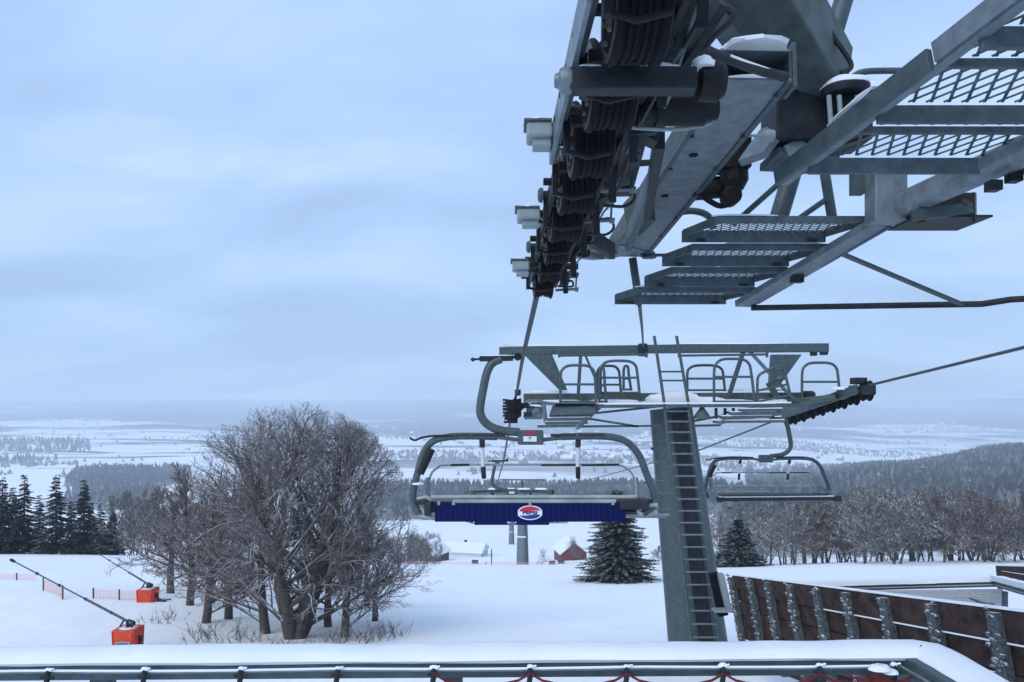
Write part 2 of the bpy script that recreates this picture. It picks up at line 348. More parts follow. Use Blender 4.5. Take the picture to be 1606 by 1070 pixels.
# ------------------------------------------------------------------ near lift tower overhead
def near_tower():
    t = thing('lift_tower', 'near lift tower head overhead with black sheave train, box beam and grated catwalk', 'lift tower', (5.2, 4.6, gz(5.2, 4.6)))
    zw = lambda Y: 1.10+0.08*(6.7-Y)
    xw = lambda Y: 0.27+0.045*(6.7-Y)
    dirv = Vector((-0.045, 1, -0.08)).normalized()
    ax = Vector((1, 0.045, 0)).normalized()
    ys = [2.2+0.56*i for i in range(9)]
    for i, Y in enumerate(ys):
        c = Vector((xw(Y), Y, zw(Y)))
        wdt = 0.108 if i < 6 else 0.088
        s = MB().lathe(c, ax, [(-wdt*.86, .165), (-wdt*.86, .19), (-wdt*.72, .192), (-wdt*.6, .182), (-wdt*.56, .172), (-wdt*.50, .172), (-wdt*.46, .181), (-wdt*.34, .180), (-wdt*.30, .169), (-wdt*.24, .169), (-wdt*.20, .176), (-wdt*.10, .174), (-wdt*.06, .162), (wdt*.06, .162), (wdt*.10, .174), (wdt*.20, .176), (wdt*.24, .169), (wdt*.30, .169), (wdt*.34, .180), (wdt*.46, .181), (wdt*.50, .172), (wdt*.56, .172), (wdt*.6, .182), (wdt*.72, .192), (wdt*.86, .19), (wdt*.86, .165)], 36).build('sheave', 'rubber', t, True)
        for sg in (-1, 1):
            MB().lathe(c+ax*sg*wdt*.86, ax*sg, [(-.01, .176), (.006, .178), (.006, .15), (-.008, .14), (-.004, .07), (.02, .055), (.03, .03)], 28).build('rim', 'flange', s, True)
        MB().tube([c-ax*.19, c+ax*.19], .022, 10).build('axle', 'grease', s, True)
        m = MB()
        for sg in (-1, 1):
            for k in range(6):
                a = k*math.pi/3; m.lathe(c+ax*sg*(wdt*.86+.004)+Vector((0, math.cos(a)*.11, math.sin(a)*.11)), ax*sg, [(0, .011), (.012, .011), (.013, .006)], 6)
        m.build('bolt', 'steel_light', s)
    m = MB()
    for i in range(8):                    # scrapers and rope catchers in the gaps between the wheels
        Y = 2.48+.56*i; c = Vector((xw(Y), Y, zw(Y)))
        m.bar(c+Vector((-.13, 0, -.02)), c+Vector((.16, 0, -.02)), .05, .05)
        m.bar(c+Vector((.15, -.05, .03)), c+Vector((.17, .05, -.20)), .04, .03)
        m.bar(c+Vector((-.15, .02, .0)), c+Vector((-.15, .03, -.17)), .03, .05)
        m.tube([c+Vector((-.16, .03, -.15)), c+Vector((-.05, .03, -.185)), c+Vector((.06, .0, -.17))], .012, 6)
    m.build('rocker_plate', 'grease', t, bevel=.004)
    m = MB(); m.tube(curve_pts([Vector((xw(Y)+.19+.03*math.sin(Y*5), Y, zw(Y)-.07+.04*math.sin(Y*7))) for Y in np.arange(2.2, 6.8, .3)], 3), .009, 6); m.build('cable', 'black', t, True)
    m = MB(); m.tube(curve_pts([Vector((xw(Y)+.24+.02*math.sin(Y*4), Y, zw(Y)-.02+.05*math.sin(Y*5+1))) for Y in np.arange(2.4, 6.5, .33)], 3), .007, 6); m.build('cable', 'steel_light', t, True)
    # side plates: long pale plate left of the first wheels, rocker plates for the pairs
    def plate(Y0, Y1, dx, h, th, name, m, dz=0.0):
        MB().bar((xw(Y0)+dx, Y0, zw(Y0)+dz), (xw(Y1)+dx, Y1, zw(Y1)+dz), th, h).build(name, m, t, bevel=.003)
    plate(2.0, 4.12, -.165, .105, .035, 'side_plate', 'steel', .03)
    MB().bar((xw(2.0)-.200, 2.0, zw(2.0)-.02), (xw(4.0)-.187, 4.0, zw(4.0)+.0), .02, .15).build('rope_catcher', 'steel_light', t, bevel=.003)
    plate(2.0, 4.2, .150, .12, .03, 'side_plate', 'steel_dark', .02)
    plate(4.25, 5.35, -.125, .11, .03, 'rocker_arm', 'steel_dark', .0); plate(4.25, 5.35, .13, .13, .03, 'rocker_arm', 'grease', .0)
    plate(5.45, 6.85, -.115, .10, .03, 'rocker_arm', 'steel', .0); plate(5.45, 6.85, .12, .12, .03, 'rocker_arm', 'grease', .0)
    plate(3.1, 5.9, .205, .16, .04, 'main_rocker', 'steel_dark', .06)
    for Y in (3.6, 4.72, 5.84, 6.4):
        c = Vector((xw(Y), Y, zw(Y)+.02))
        MB().tube([c-ax*.17, c+ax*.27], .028, 12).build('pivot_pin', 'steel_dark', t, True)
        MB().lathe(c-ax*.17, -ax, [(0, .045), (.02, .045), (.03, .03)], 12).build('pin_cap', 'steel', t, True)
    # the thick pivot block crossing the train
    c = P(990, 131, 2.98)
    b = MB().bar(P(893, 128, 2.98), P(1090, 128, 2.98), .09, .085).build('pivot_block', 'steel_dark', t, bevel=.006)
    MB().lathe(P(896, 127, 2.98), (-1, 0, 0), [(0, .050), (.03, .052), (.045, .045), (.05, .03), (.065, .025), (.067, .01)], 20).build('end_cap', 'steel_light', b, True)
    m = MB(); m.lump(P(925, 112, 2.98), (.12, .09, .02)); m.lump(P(1035, 111, 2.98), (.16, .09, .022)); m.lump(P(1102, 108, 3.0), (.09, .10, .045))
    m.build('snow_cap', 'snow', b, True)
    MB().lathe(P(1112, 128, 3.05), (1, 0, 0), [(-.05, .05), (-.04, .075), (.03, .08), (.06, .06), (.062, .03)], 18).build('bearing_hub', 'grease', b, True)
    # hanging boxes on the left of the train
    for (u, v, Y, sw, sh) in ((846, 210, 3.85, .13, .125), (829, 339, 4.95, .15, .12), (817, 418, 5.95, .135, .12)):
        c = P(u, v, Y)
        k = MB().box(c, (sw, .16, sh*.62)).build('switch_box', 'plastic_grey', t, bevel=.014)
        MB().box(c+Vector((.012, 0, -sh*.45)), (sw*.72, .11, sh*.34)).build('box_cover', 'plastic_grey', k, bevel=.008)
        MB().box(c+Vector((-.01, 0, sh*.325)), (sw*1.06, .18, .014)).build('lid', 'steel', k, bevel=.004)
        MB().lump(c+Vector((-.01, 0, sh*.34)), (sw*1.05, .18, sh*.16)).build('snow_cap', 'snow', k, True)
        MB().bar(c+Vector((sw*.4, 0, .01)), Vector((xw(Y)-.1, Y, c.z+.01)), .05, .035).tube([c+Vector((sw*.4, 0, -.03)), c+Vector((sw*.9, .02, -.05)), Vector((xw(Y)-.1, Y, c.z-.03))], .009, 8).build('box_arm', 'steel_dark', k)
    # small guard brackets with loops right of the train
    for (u, v, Y) in ((945, 318, 5.0), (893, 432, 6.5), (975, 265, 4.3)):
        c = P(u, v, Y)
        k = MB().box(c+Vector((0, 0, 0)), (.15, .14, .028)).bar(c+Vector((.06, 0, 0)), c+Vector((.055, 0, -.10)), .03, .012).bar(c+Vector((-.03, 0, 0)), c+Vector((-.06, 0, -.09)), .06, .06).build('guide_bracket', 'steel_light' if u == 945 else 'steel', t, bevel=.004)
        MB().lump(c+Vector((0, 0, .015)), (.14, .14, .02)).build('snow_cap', 'snow', k, True)
        ks = .45 if u == 893 else 1.0; pts = curve_pts([c+Vector((-.14, 0, -.07*ks)), c+Vector((-.03, 0, -.11*ks)), c+Vector((.05*ks, .02, -.10*ks)), c+Vector((.075*ks, .02, -.16*ks)), c+Vector((.02, .02, -.205*ks)), c+Vector((-.10, .02, -.20*ks))], 5)
        MB().tube(pts, .009, 8).build('cable', 'black', k, True)
        MB().tube([c+Vector((-.12, -.02, -.13)), c+Vector((.05, -.02, -.12))], .012, 8).tube([c+Vector((.045, -.02, -.12)), c+Vector((.075, -.02, -.125))], .02, 8).build('stud', 'steel_light', k, True)
    # the rope guides between train and beam: rods, cylinders, brackets
    m = MB()
    for (a, b_, w_, h_) in (
        ((1100, -30, 2.9), (1000, 230, 3.7), .05, .05), ((1075, -40, 2.75), (1050, 40, 2.9), .07, .10), ((1130, 0, 3.1), (1035, 150, 3.4), .045, .09),
        ((1000, 190, 3.6), (975, 300, 4.6), .12, .07), ((1005, 200, 3.7), (1035, 215, 3.7), .12, .10), ((1035, 215, 3.75), (1015, 330, 4.9), .05, .12),
        ((960, 260, 4.3), (1020, 255, 4.3), .03, .03), ((925, 370, 5.4), (960, 395, 5.9), .05, .12), ((900, 300, 4.8), (960, 305, 4.8), .04, .03),
        ((985, 205, 3.6), (1030, 200, 3.6), .05, .06), ((885, 395, 5.9), (925, 398, 5.9), .05, .05), ((1140, -20, 3.2), (1175, -10, 3.3), .05, .05)):
        m.bar(P(*a), P(*b_), w_, h_)
    m.build('linkage', 'steel_dark', t, bevel=.004)
    m = MB()
    for (a, b_, w_, h_) in (((1112, -25, 2.95), (985, 240, 3.8), .035, .02), ((1085, 40, 2.9), (1030, 130, 3.0), .02, .05), ((1000, 235, 3.9), (965, 285, 4.6), .02, .05), ((1020, 290, 4.5), (985, 380, 5.6), .04, .14)):
        m.bar(P(*a), P(*b_), w_, h_)
    m.build('tie_bar', 'steel', t, bevel=.003)
    MB().lathe(P(1000, 175, 3.45), (1, 0, .02), [(0, .05), (.02, .062), (.03, .062), (.03, .05), (.08, .05), (.08, .066), (.25, .07), (.30, .07), (.31, .05), (.36, .045)], 20).build('pivot_drum', 'grease', t, True)
    MB().tube(curve_pts([P(985, 200, 3.5), P(1040, 203, 3.5), P(1080, 201, 3.5), P(1115, 193, 3.5)], 5), .010, 8).build('snowy_lip', 'plastic_grey', t, True)
    MB().tube(curve_pts([P(1130, 5, 3.2), P(1150, 25, 3.2), P(1120, 55, 3.25), P(1100, 80, 3.3)], 5), .018, 8).tube([P(1085, 95, 3.3), P(1105, 78, 3.3)], .03, 8).build('hose', 'black', t, True)
    hs = MB().tube(curve_pts([P(1098, 70, 3.38), P(1115, 82, 3.38), P(1150, 95, 3.4), P(1190, 110, 3.42), P(1235, 122, 3.44)], 6), .022, 10).build('hydraulic_hose', 'black', t, True)
    MB().tube(curve_pts([P(1145, 88, 3.38), P(1180, 101, 3.4), P(1215, 113, 3.42)], 6), .008, 8).build('snow_line', 'snow', hs, True)
    MB().lump(P(1098, 86, 3.35), (.09, .09, .05)).build('hose_fitting', 'black', hs, True)
    # main box beam with open end, holes and snow cap
    a, b_ = P(1187, 126, 3.5), P(984, 403, 6.6)
    d = (b_-a).normalized(); sx = d.cross(Vector((0, 0, 1))).normalized(); up = sx.cross(d).normalized()
    bw, bh, th = .33, .15, .012
    def sheet(mb, p, q, w_, h_): mb.bar(p, q, w_, h_, up)
    beam = MB(); c0 = a+up*bh/2; c1 = b_+up*bh/2
    sheet(beam, c0-up*(bh/2-th/2), c1-up*(bh/2-th/2), bw, th)
    sheet(beam, c0+up*(bh/2-th/2), c1+up*(bh/2-th/2), bw, th)
    bo = beam.build('box_beam', 'steel_light', t, bevel=.002)
    m = MB()
    for sg in (-1, 1): m.bar(c0+sx*sg*(bw/2-th/2)+d*.002, c1+sx*sg*(bw/2-th/2)-d*.002, th, bh-2*th-.002, up)
    m.build('web_plate', 'steel_green', bo)
    m = MB()
    for sg in (-1, 1): m.bar(a+sx*sg*(bw/2-.012)-up*.006, b_+sx*sg*(bw/2-.012)-up*.006, .03, .012, up)
    m.build('flange_strip', 'steel', bo)
    m = MB()
    for k in (.28, .5, .72, .93): m.lathe(a+(b_-a)*k-up*.003+sx*(-.05), -up, [(-.002, .026), (.002, .026)], 20)
    m.build('drain_hole', 'rubber', bo)
    MB().bar(c0+d*.3, c0+d*.34, bw-.03, bh-.03, up).build('shaded_end_recess', 'rubber', bo)  # black sheet stands in for the shade inside the open beam end
    MB().bar(c0-d*.01+sx*(bw/2+.01), c0+d*.12+sx*(bw/2+.01), .02, bh+.06, up).build('end_lug', 'steel', bo, bevel=.003)
    m = MB(); m.lump(c0+up*(bh/2)+d*.12, (bw*1.0, .5, .045), 16, 6); m.lump(c0+d*.03-up*(bh/2-th), (bw*.85, .12, .018)); m.build('snow_cap', 'snow', bo, True)
    m = MB().bar(b_-d*.3-up*.002, b_+Vector((-.28, .05, .02)), .30, .02, up).bar(b_+Vector((-.3, -.1, .05)), b_+Vector((-.38, .1, .08)), .22, .16, up)
    m.build('gusset', 'steel_light', bo, bevel=.004)
    MB().bar(P(1015, 320, 5.3), P(990, 345, 5.5), .10, .25).build('gusset', 'steel_green', bo, bevel=.004)
    m = MB()
    for k in range(7):
        for sg in (-1, 1): m.lathe(a+(b_-a)*(.04+.15*k)+sx*sg*(bw/2-.03)-up*.012, -up, [(-.004, .013), (.010, .013), (.011, .006)], 6)
    m.build('bolt', 'steel', bo)
    m = MB()
    for k in range(8):
        Yb = 2.25+.24*k; m.lathe(Vector((xw(Yb)-.19, Yb, zw(Yb)+.03)), (-1, 0, 0), [(-.01, .015), (.014, .015), (.015, .007)], 6)
    m.build('bolt', 'rust', t)
    # diagonal square arm coming down to the head, and the head itself
    ar = MB().bar(P(1172, -70, 4.05), P(1290, 128, 4.68), .38, .34, (0, -1, .35)).build('diagonal_arm', 'steel_green', t, bevel=.02)
    MB().bar(P(1118, -40, 4.0), P(1232, 132, 4.66), .03, .34, (0, -1, .35)).build('web_plate', 'steel_light', ar)
    hd = MB().bar(P(1205, 192, 4.7), P(1352, 192, 4.7), .30, .30).build('crossarm', 'steel_dark', t, bevel=.01)
    MB().bar(P(1180, 250, 4.6), P(1215, 200, 4.7), .20, .05).bar(P(1222, 252, 4.75), P(1250, 238, 4.75), .3, .10).build('gusset', 'steel_light', hd, bevel=.004)
    MB().bar(P(1205, 250, 4.8), P(1300, 254, 4.8), .34, .05).build('foot_plate', 'steel', hd, bevel=.005)
    MB().bar(P(1665, 216, 3.5), Vector((5.2, 4.72, 1.6)), .28, .28).build('arm_extension', 'steel_green', hd, bevel=.01)
    MB().lump(P(1265, 152, 4.7), (.45, .3, .05)).lump(P(1345, 150, 4.7), (.2, .3, .05)).build('snow_cap', 'snow', hd, True)
    fl = MB().lathe(P(1325, 145, 4.45), (0, 0, 1), [(-.02, .12), (0, .135), (.02, .135), (.025, .11)], 28).build('round_flange', 'steel_dark', hd, True)
    MB().lump(P(1325, 139, 4.45), (.26, .26, .055), 20, 6, .03).build('snow_cap', 'snow', fl, True)
    m = MB()
    for u in (1316, 1344, 1300): m.tube([P(u, 150, 4.38), P(u+3, 196, 4.38)], .014, 10)
    m.build('stud_bolt', 'plastic_grey', fl, True)
    MB().lathe(P(1325, 190, 4.5), (0, 0, 1), [(-.1, .10), (.17, .10)], 20).build('trunnion', 'rubber', fl, True)
    m = MB().bar(P(1120, 245, 5.1), P(1172, 245, 5.1), .20, .20).bar(P(1080, 292, 5.3), P(1150, 290, 5.3), .14, .09).lathe(P(1150, 262, 5.1), (.1, 0, -1), [(-.1, .10), (.10, .09), (.16, .05)], 16)
    m.lathe(P(1146, 308, 5.1), (0, 1, 0), [(-.06, .05), (-.05, .065), (.05, .065), (.06, .05)], 14).lathe(P(1098, 300, 5.2), (1, 0, .1), [(-.08, .05), (-.06, .06), (.14, .06), (.16, .04)], 14).tube(curve_pts([P(1090, 300, 5.0), P(1125, 322, 5.0), P(1145, 320, 5.0)], 5), .02, 8)
    m.build('drive_housing', 'grease', t, bevel=.006)
    MB().lathe(P(1205, 213, 4.2), (-1, 0, 0), [(-.03, .03), (0, .035), (.03, .02), (.04, .008), (.16, .006)], 12).build('grease_nipple', 'plastic_grey', t, True)
    # slender struts behind
    m = MB().tube([P(1332, -30, 5.6), P(1222, 340, 5.6)], .068, 14); m.build('ladder_post', 'steel', t, True)
    m = MB().tube([P(1290, 250, 5.4), P(1306, 348, 5.4)], .035, 10).tube([P(1225, 285, 5.3), P(1150, 352, 5.3)], .02, 8).tube([P(1300, 310, 5.4), P(1250, 345, 5.4)], .02, 8); m.build('brace', 'steel', t, True)
    MB().tube(curve_pts([P(1240, 12, 4.4), P(1262, 9, 4.4), P(1282, 18, 4.4), P(1310, 62, 4.4), P(1334, 98, 4.4), P(1331, 110, 4.4), P(1318, 114, 4.4)], 6), .014, 8).build('cable_loop', 'steel_dark', t, True)
    MB().tube(curve_pts([P(1326, 130, 4.9), P(1340, 119, 4.9), P(1362, 112, 4.9), P(1440, 111, 4.9)], 6), .020, 10).build('handrail', 'steel', t, True)
    MB().tube(curve_pts([P(1065, 333, 5.6), P(1085, 331, 5.6), P(1104, 335, 5.6), P(1116, 345, 5.6), P(1119, 358, 5.6)], 6), .025, 10).build('handrail', 'steel', t, True)
    MB().tube([P(1005, 401, 6.5), P(1085, 399, 6.3)], .014, 8).lump(P(1018, 405, 6.5), (.12, .1, .06)).build('cross_rod', 'steel', t, True)
    MB().tube([P(992, 405, 6.6), P(1003, 478, 6.6)], .036, 10).build('drop_pipe', 'steel', t, True)
    # catwalk: grated platform above, four stepped treads below, stringer
    def diamonds(mb, p, ex, ey, L_, D_, pitch, sw, ratio=1.0, th=.005):
        """expanded-metal strands over the rectangle p + s*ex + t*ey"""
        for fam in (1, -1):
            k = -D_*ratio*1.0; kk = k if fam == 1 else 0
            s0 = -D_*ratio if fam == 1 else 0.0
            s1 = L_ if fam == 1 else L_+D_*ratio
            q = s0
            while q < s1:
                ta, tb = 0.0, D_; sa = q; sb = q+fam*D_*ratio
                if fam == 1:
                    if sa < 0: ta = -sa/ratio; sa = 0
                    if sb > L_: tb = D_-(sb-L_)/ratio; sb = L_
                else:
                    if sa > L_: ta = (sa-L_)/ratio; sa = L_
                    if sb < 0: tb = D_+sb/ratio; sb = 0
                if tb-ta > .01: mb.bar(p+ex*sa+ey*ta, p+ex*sb+ey*tb, sw, th)
                q += pitch
    lx = lambda Y: .79+.32*(5.85-Y)
    pz = lambda Y: 1.17+.22*(3.94-Y)
    W = 1.12
    pl = MB().bar((lx(3.07), 3.07, pz(3.07)+.02), (lx(4.0), 4.0, pz(4.0)+.02), .03, .09).build('platform', 'steel', t, bevel=.003)
    MB().bar((lx(2.2)+.01, 2.2, pz(2.2)+.035), (lx(3.06)+.01, 3.06, pz(3.06)+.035), .03, .09).build('upper_side_beam', 'steel_light', pl, bevel=.003)
    MB().bar((lx(2.2)+.035, 2.2, pz(2.2)-.015), (lx(4.0)+.035, 4.0, pz(4.0)-.015), .05, .012).build('edge_angle', 'steel_light', pl)
    MB().lump((lx(3.5), 3.5, pz(3.5)+.085), (.03, .5, .012)).build('snow_cap', 'snow', pl, True)
    for (Y, h) in ((3.88, .045), (3.82, .08), (3.55, .035), (3.39, .08), (3.08, .038), (2.90, .085), (2.66, .04), (2.5, .08)):
        x = lx(Y)+.02; MB().bar((x+.02, Y, pz(Y)+.0-(h-.05)/2), (x+W, Y, pz(Y)-(h-.05)/2), .025, h).build('cross_bar', 'grating', pl, bevel=.004)
    for (Ya, Yb) in ((3.80, 3.56), (3.54, 3.40), (3.37, 3.09), (3.07, 2.92), (2.89, 2.67), (2.65, 2.51)):
        p = Vector((lx(Ya)+.03, Ya, pz(Ya)+.03)); ey = Vector((lx(Yb)-lx(Ya), Yb-Ya, pz(Yb)-pz(Ya))); Dd = ey.length; ey.normalize()
        mb = MB(); diamonds(mb, p, Vector((1, 0, 0)), ey, W-.03, Dd, .078, .013, .6); mb.build('grating', 'grating', pl)
    tr = [(1122, 345, 4.62, 2.16), (1085, 388, 5.0, 2.06), (1052, 424, 5.38, 1.94), (1000, 455, 5.75, 1.83)]
    for (u, v, Y, xr) in tr:
        p = P(u, v, Y); L_ = xr-p.x; D_ = .37
        sk = Vector((-.36, 1, -.02)).normalized()
        k = MB().bar(p, p+Vector((L_, 0, 0)), .02, .045).build('tread', 'grating', t, bevel=.003)
        q = p+sk*D_
        MB().bar(q+Vector((0, 0, -.018)), q+Vector((L_, 0, -.018)), .02, .075).build('front_bar', 'grating', k, bevel=.003)
        MB().bar(p+Vector((.01, .01, .0)), q+Vector((.01, -.01, .0)), .012, .05).bar(p+Vector((L_-.01, .01, .0)), q+Vector((L_-.01, -.01, .0)), .012, .05).bar(p+Vector((.04, .02, .0)), q+Vector((.04, -.02, .0)), .05, .008).build('end_plate', 'steel', k)
        mb = MB(); diamonds(mb, p+sk*.01+Vector((.02, 0, .01)), Vector((1, 0, 0)), sk, L_-.04, D_-.02, .056, .008, .55); mb.build('grating', 'grating', k)
        m = MB()
        for j in range(5): m.lump(p+Vector((L_*random.uniform(.1, .85), .0, .022)), (random.uniform(.15, .4), .03, .012))
        m.build('snow_cap', 'snow', k, True)
        MB().box(q+Vector((.12, -.01, -.045)), (.05, .03, .02)).box(q+Vector((L_*.9, -.01, -.045)), (.06, .03, .02)).build('tread_clip', 'steel_dark', k)
    st = MB().bar(P(1166, 477, 5.98), P(1383, 349, 4.5), .15, .05, (0, 0, 1)).build('stringer', 'steel_light', t, bevel=.004)
    MB().tube([P(1395, 330, 4.45), P(1640, 222, 3.55)], .075, 18).build('stringer_tube', 'steel_light', st, True)
    MB().bar(P(1396, 348, 4.5), P(1188, 470, 5.95), .02, .07).build('web', 'steel', st)
    po = MB().bar(P(1389, 255, 4.4), P(1389, 350, 4.4), .185, .14, (0, 1, 0)).build('hanger_post', 'steel_light', t, bevel=.008)
    m = MB().bar(P(1415, 350, 4.38), P(1528, 350, 4.38), .34, .012).bar(P(1415, 325, 4.55), P(1530, 325, 4.55), .012, .17).bar(P(1527, 325, 4.2), P(1530, 325, 4.5), .012, .16)
    m.build('shelf_bracket', 'steel_dark', po); MB().bar(P(1430, 338, 4.2), P(1525, 326, 4.2), .02, .06).build('bracket_lip', 'steel', po)
    m = MB(); m.lathe(P(1445, 345, 4.3), (0, 0, -1), [(0, .02), (.02, .02)], 6).lathe(P(1512, 318, 4.2), (0, -1, 0), [(0, .018), (.02, .018)], 6).box(P(1437, 318, 4.4), (.05, .05, .08)); m.build('bolt', 'rust', po)
    MB().bar(P(1345, 270, 4.5), P(1345, 305, 4.5), .07, .07).bar(P(1335, 275, 4.5), P(1370, 258, 4.5), .02, .02).build('clamp', 'steel', po)
    m = MB()
    for (u, v) in ((1558, 292), (1590, 278)): m.box(P(u, v, 3.75), (.06, .06, .05))
    m.box(P(1250, 438, 5.3), (.08, .06, .05)); m.build('clamp', 'steel_dark', t, bevel=.003)
    pr = MB().tube([P(1178, 483, 5.95), P(1540, 477, 5.4), P(1585, 470, 5.3), P(1700, 464, 5.2)], .023, 10).build('safety_pipe', 'steel_dark', t, True)
    MB().bar(P(1322, 399, 5.0), P(1510, 478, 5.42), .035, .02).build('pipe_brace', 'steel', pr)
    # mast to the right, outside the picture
    MB().tube([Vector((5.2, 4.72, gz(5.2, 4.6)-.5)), Vector((5.2, 4.72, 2.2))], [.62, .45], 28).build('mast', 'steel_green', t, True)
near_tower()

# ------------------------------------------------------------------ second tower
def mid_tower():
    base = Vector(((1094-CU)/F*18.3, 18.3, 0)); base.z = gz(base.x, base.y)
    t = thing('lift_tower', 'second lift tower with tall grey mast, long ladder and railed head', 'lift tower', base)
    top = P(1052, 640, 18.3); foot = P(1094.5, 1010, 18.3); dd = (foot-top)
    kf = (base.z-.6-top.z)/dd.z; ft = top+dd*kf
    ms = MB().tube([top+Vector((0, 0, 0)), foot, ft], [.50, .70, .76], 40).build('mast', 'steel', t, True)
    m = MB()
    for v in (724, 752, 771, 796):
        f = (v-640)/370; c = top+dd*f; m.lathe(c, (0, 0, 1), [(-.012, .5+.2*f+.004), (0, .5+.2*f+.018), (.012, .5+.2*f+.004)], 40)
    m.build('strap', 'steel_light', ms, True)
    MB().box(P(1023, 704, 17.8), (.06, .06, .06)).box(P(1012,757,17.8), (.05,.05,.04)).build('peg', 'black', ms)
    # ladder on the face towards us
    ld = thing_part('ladder', t)
    Yl = 17.35
    for (a, b_) in (((1026, 527), (1043, 640)), ((1061, 527), (1081, 640))): MB().tube([P(a[0], a[1], Yl), P(b_[0], b_[1], Yl)], .035, 8).build('rail', 'steel', ld, True)
    L0, L1 = (1042, 640), (1088, 1030); R0, R1 = (1080, 640), (1131, 1030)
    for (a, b_) in ((L0, L1), (R0, R1)): MB().tube([P(a[0], a[1], Yl), P(b_[0], b_[1], Yl-.3)], .036, 8).build('rail', 'steel', ld, True)
    vs_ = [583, 597]+[645+k*16.2+k*k*.13 for k in range(22)]
    for v in vs_:
        f = (v-640)/390
        if f < 0: a = 1043+(v-640)*.15; b_ = 1081+(v-640)*.177
        else: a = L0[0]+(L1[0]-L0[0])*f; b_ = R0[0]+(R1[0]-R0[0])*f
        Yr = Yl-.3*max(f, 0)
        MB().tube([P(a, v, Yr), P(b_, v, Yr)], .022, 6).build('rung', 'steel_light' if f > 0 else 'steel', ld, True)
    MB().bar(P(1064, 650, 17.6), P(1110, 1025, 17.3), .34, .02, (0, -1, 0)).build('painted_ladder_shade', 'steel_dark', ld)  # dark strip put in as the shade between ladder and mast
    # head
    Y = 18.0
    tb = MB().bar(P(783, 551, Y), P(1000, 548, Y), .18, .19).bar(P(1000, 548, Y), P(1298, 545.5, Y), .18, .20).build('lifting_beam', 'steel', t, bevel=.01)
    m = MB(); m.box(P(1276, 553, Y), (.14, .14, .16)).box(P(1292, 551, Y), (.16, .16, .18)).box(P(1008, 549, Y-.1), (.2, .14, .3)); m.build('end_shackle', 'steel_dark', tb, bevel=.02)
    m = MB(); m.lump(P(850, 543, Y), (1.9, .16, .03)).lump(P(1150, 540, Y), (3.0, .16, .03)); m.build('snow_cap', 'snow', tb, True)
    for (x0, x1, x2, x3, v1) in ((822, 866, 878, 890, 612), (1212, 1258, 1208, 1222, 606)):
        a = [P(x0, 556, Y-.09), P(x1, 556, Y-.09), P(x3, v1, Y-.09), P(x2, v1, Y-.09)]
        b_ = [p+Vector((0, .2, 0)) for p in a]; MB().hexa(a, b_).build('frame_leg', 'steel', t, bevel=.01)
    for (a, b_, w_) in (((911, 551), (907, 618), .075), ((914, 548), (948, 628), .05), ((1167, 548), (1144, 618), .09), ((1168, 543), (1250, 632), .07), ((1205, 600), (1220, 625), .12)):
        o = MB().bar(P(a[0], a[1], Y), P(b_[0], b_[1], Y), w_, w_).build('strut', 'steel' if w_ != .07 else 'steel_light', t)
    MB().lump(P(1223, 596, Y), (.28, .28, .12), 12, 5).lump(P(1224,580,Y), (.3,.25,.15)).build('snow_clump', 'steel_green', t, True)
    for (u0, u1) in ((877, 1014), (1065, 1203)):
        m = MB().tube([P(u0, 558, Y-.3), P(u1, 556, Y-.3)], .028, 6)
        for u in (u0, u1): m.tube([P(u, 553, Y-.3), P(u, 561, Y-.3)], .03, 6)
        m.build('hand_line', 'steel', t, True)
    ca = MB().bar(P(821, 624, 18.4), P(1276, 622, 18.4), .3, .20).build('crossarm', 'steel_green', t, bevel=.02)
    MB().bar(P(822, 622, 18.3), P(1200, 620, 18.3), .06, .06).lathe(P(1268, 621, 18.2), (1, 0, 0), [(-.1, .12), (.1, .12)], 16).build('arm_flange', 'steel_dark', ca, True)
    m = MB()
    for (u, wd, h) in ((1055, 1.3, .26), (1100, 1.2, .14), (960, 1.4, .08), (1150, 1.6, .08), (880, 1.2, .07), (1215, 1.0, .09)): m.lump(P(u, 632, 18.1), (wd, .5, h), 14, 5, .12)
    m.lump(P(860, 616, 18.4), (1.0, .25, .06)).lump(P(1180, 613, 18.4), (1.6, .25, .06)); m.build('snow_heap', 'snow', t, True)
    ck = MB().bar(P(935, 637.5, 17.6), P(1255, 635.5, 17.6), .7, .07).build('catwalk', 'steel', t, bevel=.005)
    MB().bar(P(935, 633, 17.3), P(1240, 631.5, 17.3), .1, .03).build('snow_line', 'snow', ck)
    for (a, b_, yy) in (((935, 648), (1040, 637), 17.5), ((912, 669), (1035, 668), 17.5), ((925, 657), (1000, 669), 17.5), ((1085, 661), (1138, 651), 17.5), ((1085, 668), (1130, 667), 17.5), ((1125, 663), (1180, 650), 17.5), ((1130, 660), (1200, 640), 17.5), ((1140, 647), (1225, 645), 17.6)):
        MB().bar(P(a[0], a[1], yy), P(b_[0], b_[1], yy), .05, .05).build('under_brace', 'steel', t)
    for u in (1123, 1137, 1150): MB().bar(P(u, 640, 17.8), P(u, 657, 17.8), .06, .06).build('drop_strut', 'steel', t)
    lp = MB().lathe(P(1101, 648, 17.4), (0, 0, 1), [(-.13, .22), (-.10, .20), (.02, .12), (.1, .06), (.16, .05)], 14).build('floodlight', 'steel_green', t, True)
    # left catwalk: slanting edge, grating panel and three steps, right side the mirror
    for sd in (0, 1):
        if sd == 0:
            q = [P(868, 632, 18.6), P(940, 632, 18.6), P(932, 646, 17.0), P(862, 648, 17.0)]; steps = ((862, 928, 652), (858, 925, 658), (855, 921, 664), (843, 905, 669)); side = (P(945, 634, 18.2), P(905, 671, 16.6))
        else:
            q = [P(1160, 640, 18.6), P(1262, 632, 18.6), P(1230, 648, 19.8), P(1150, 658, 19.8)]; steps = ((1160, 1225, 644), (1145, 1215, 649), (1130, 1208, 655), (1120, 1228, 662)); side = (P(1190, 640, 18.2), P(1128, 664, 17.0))
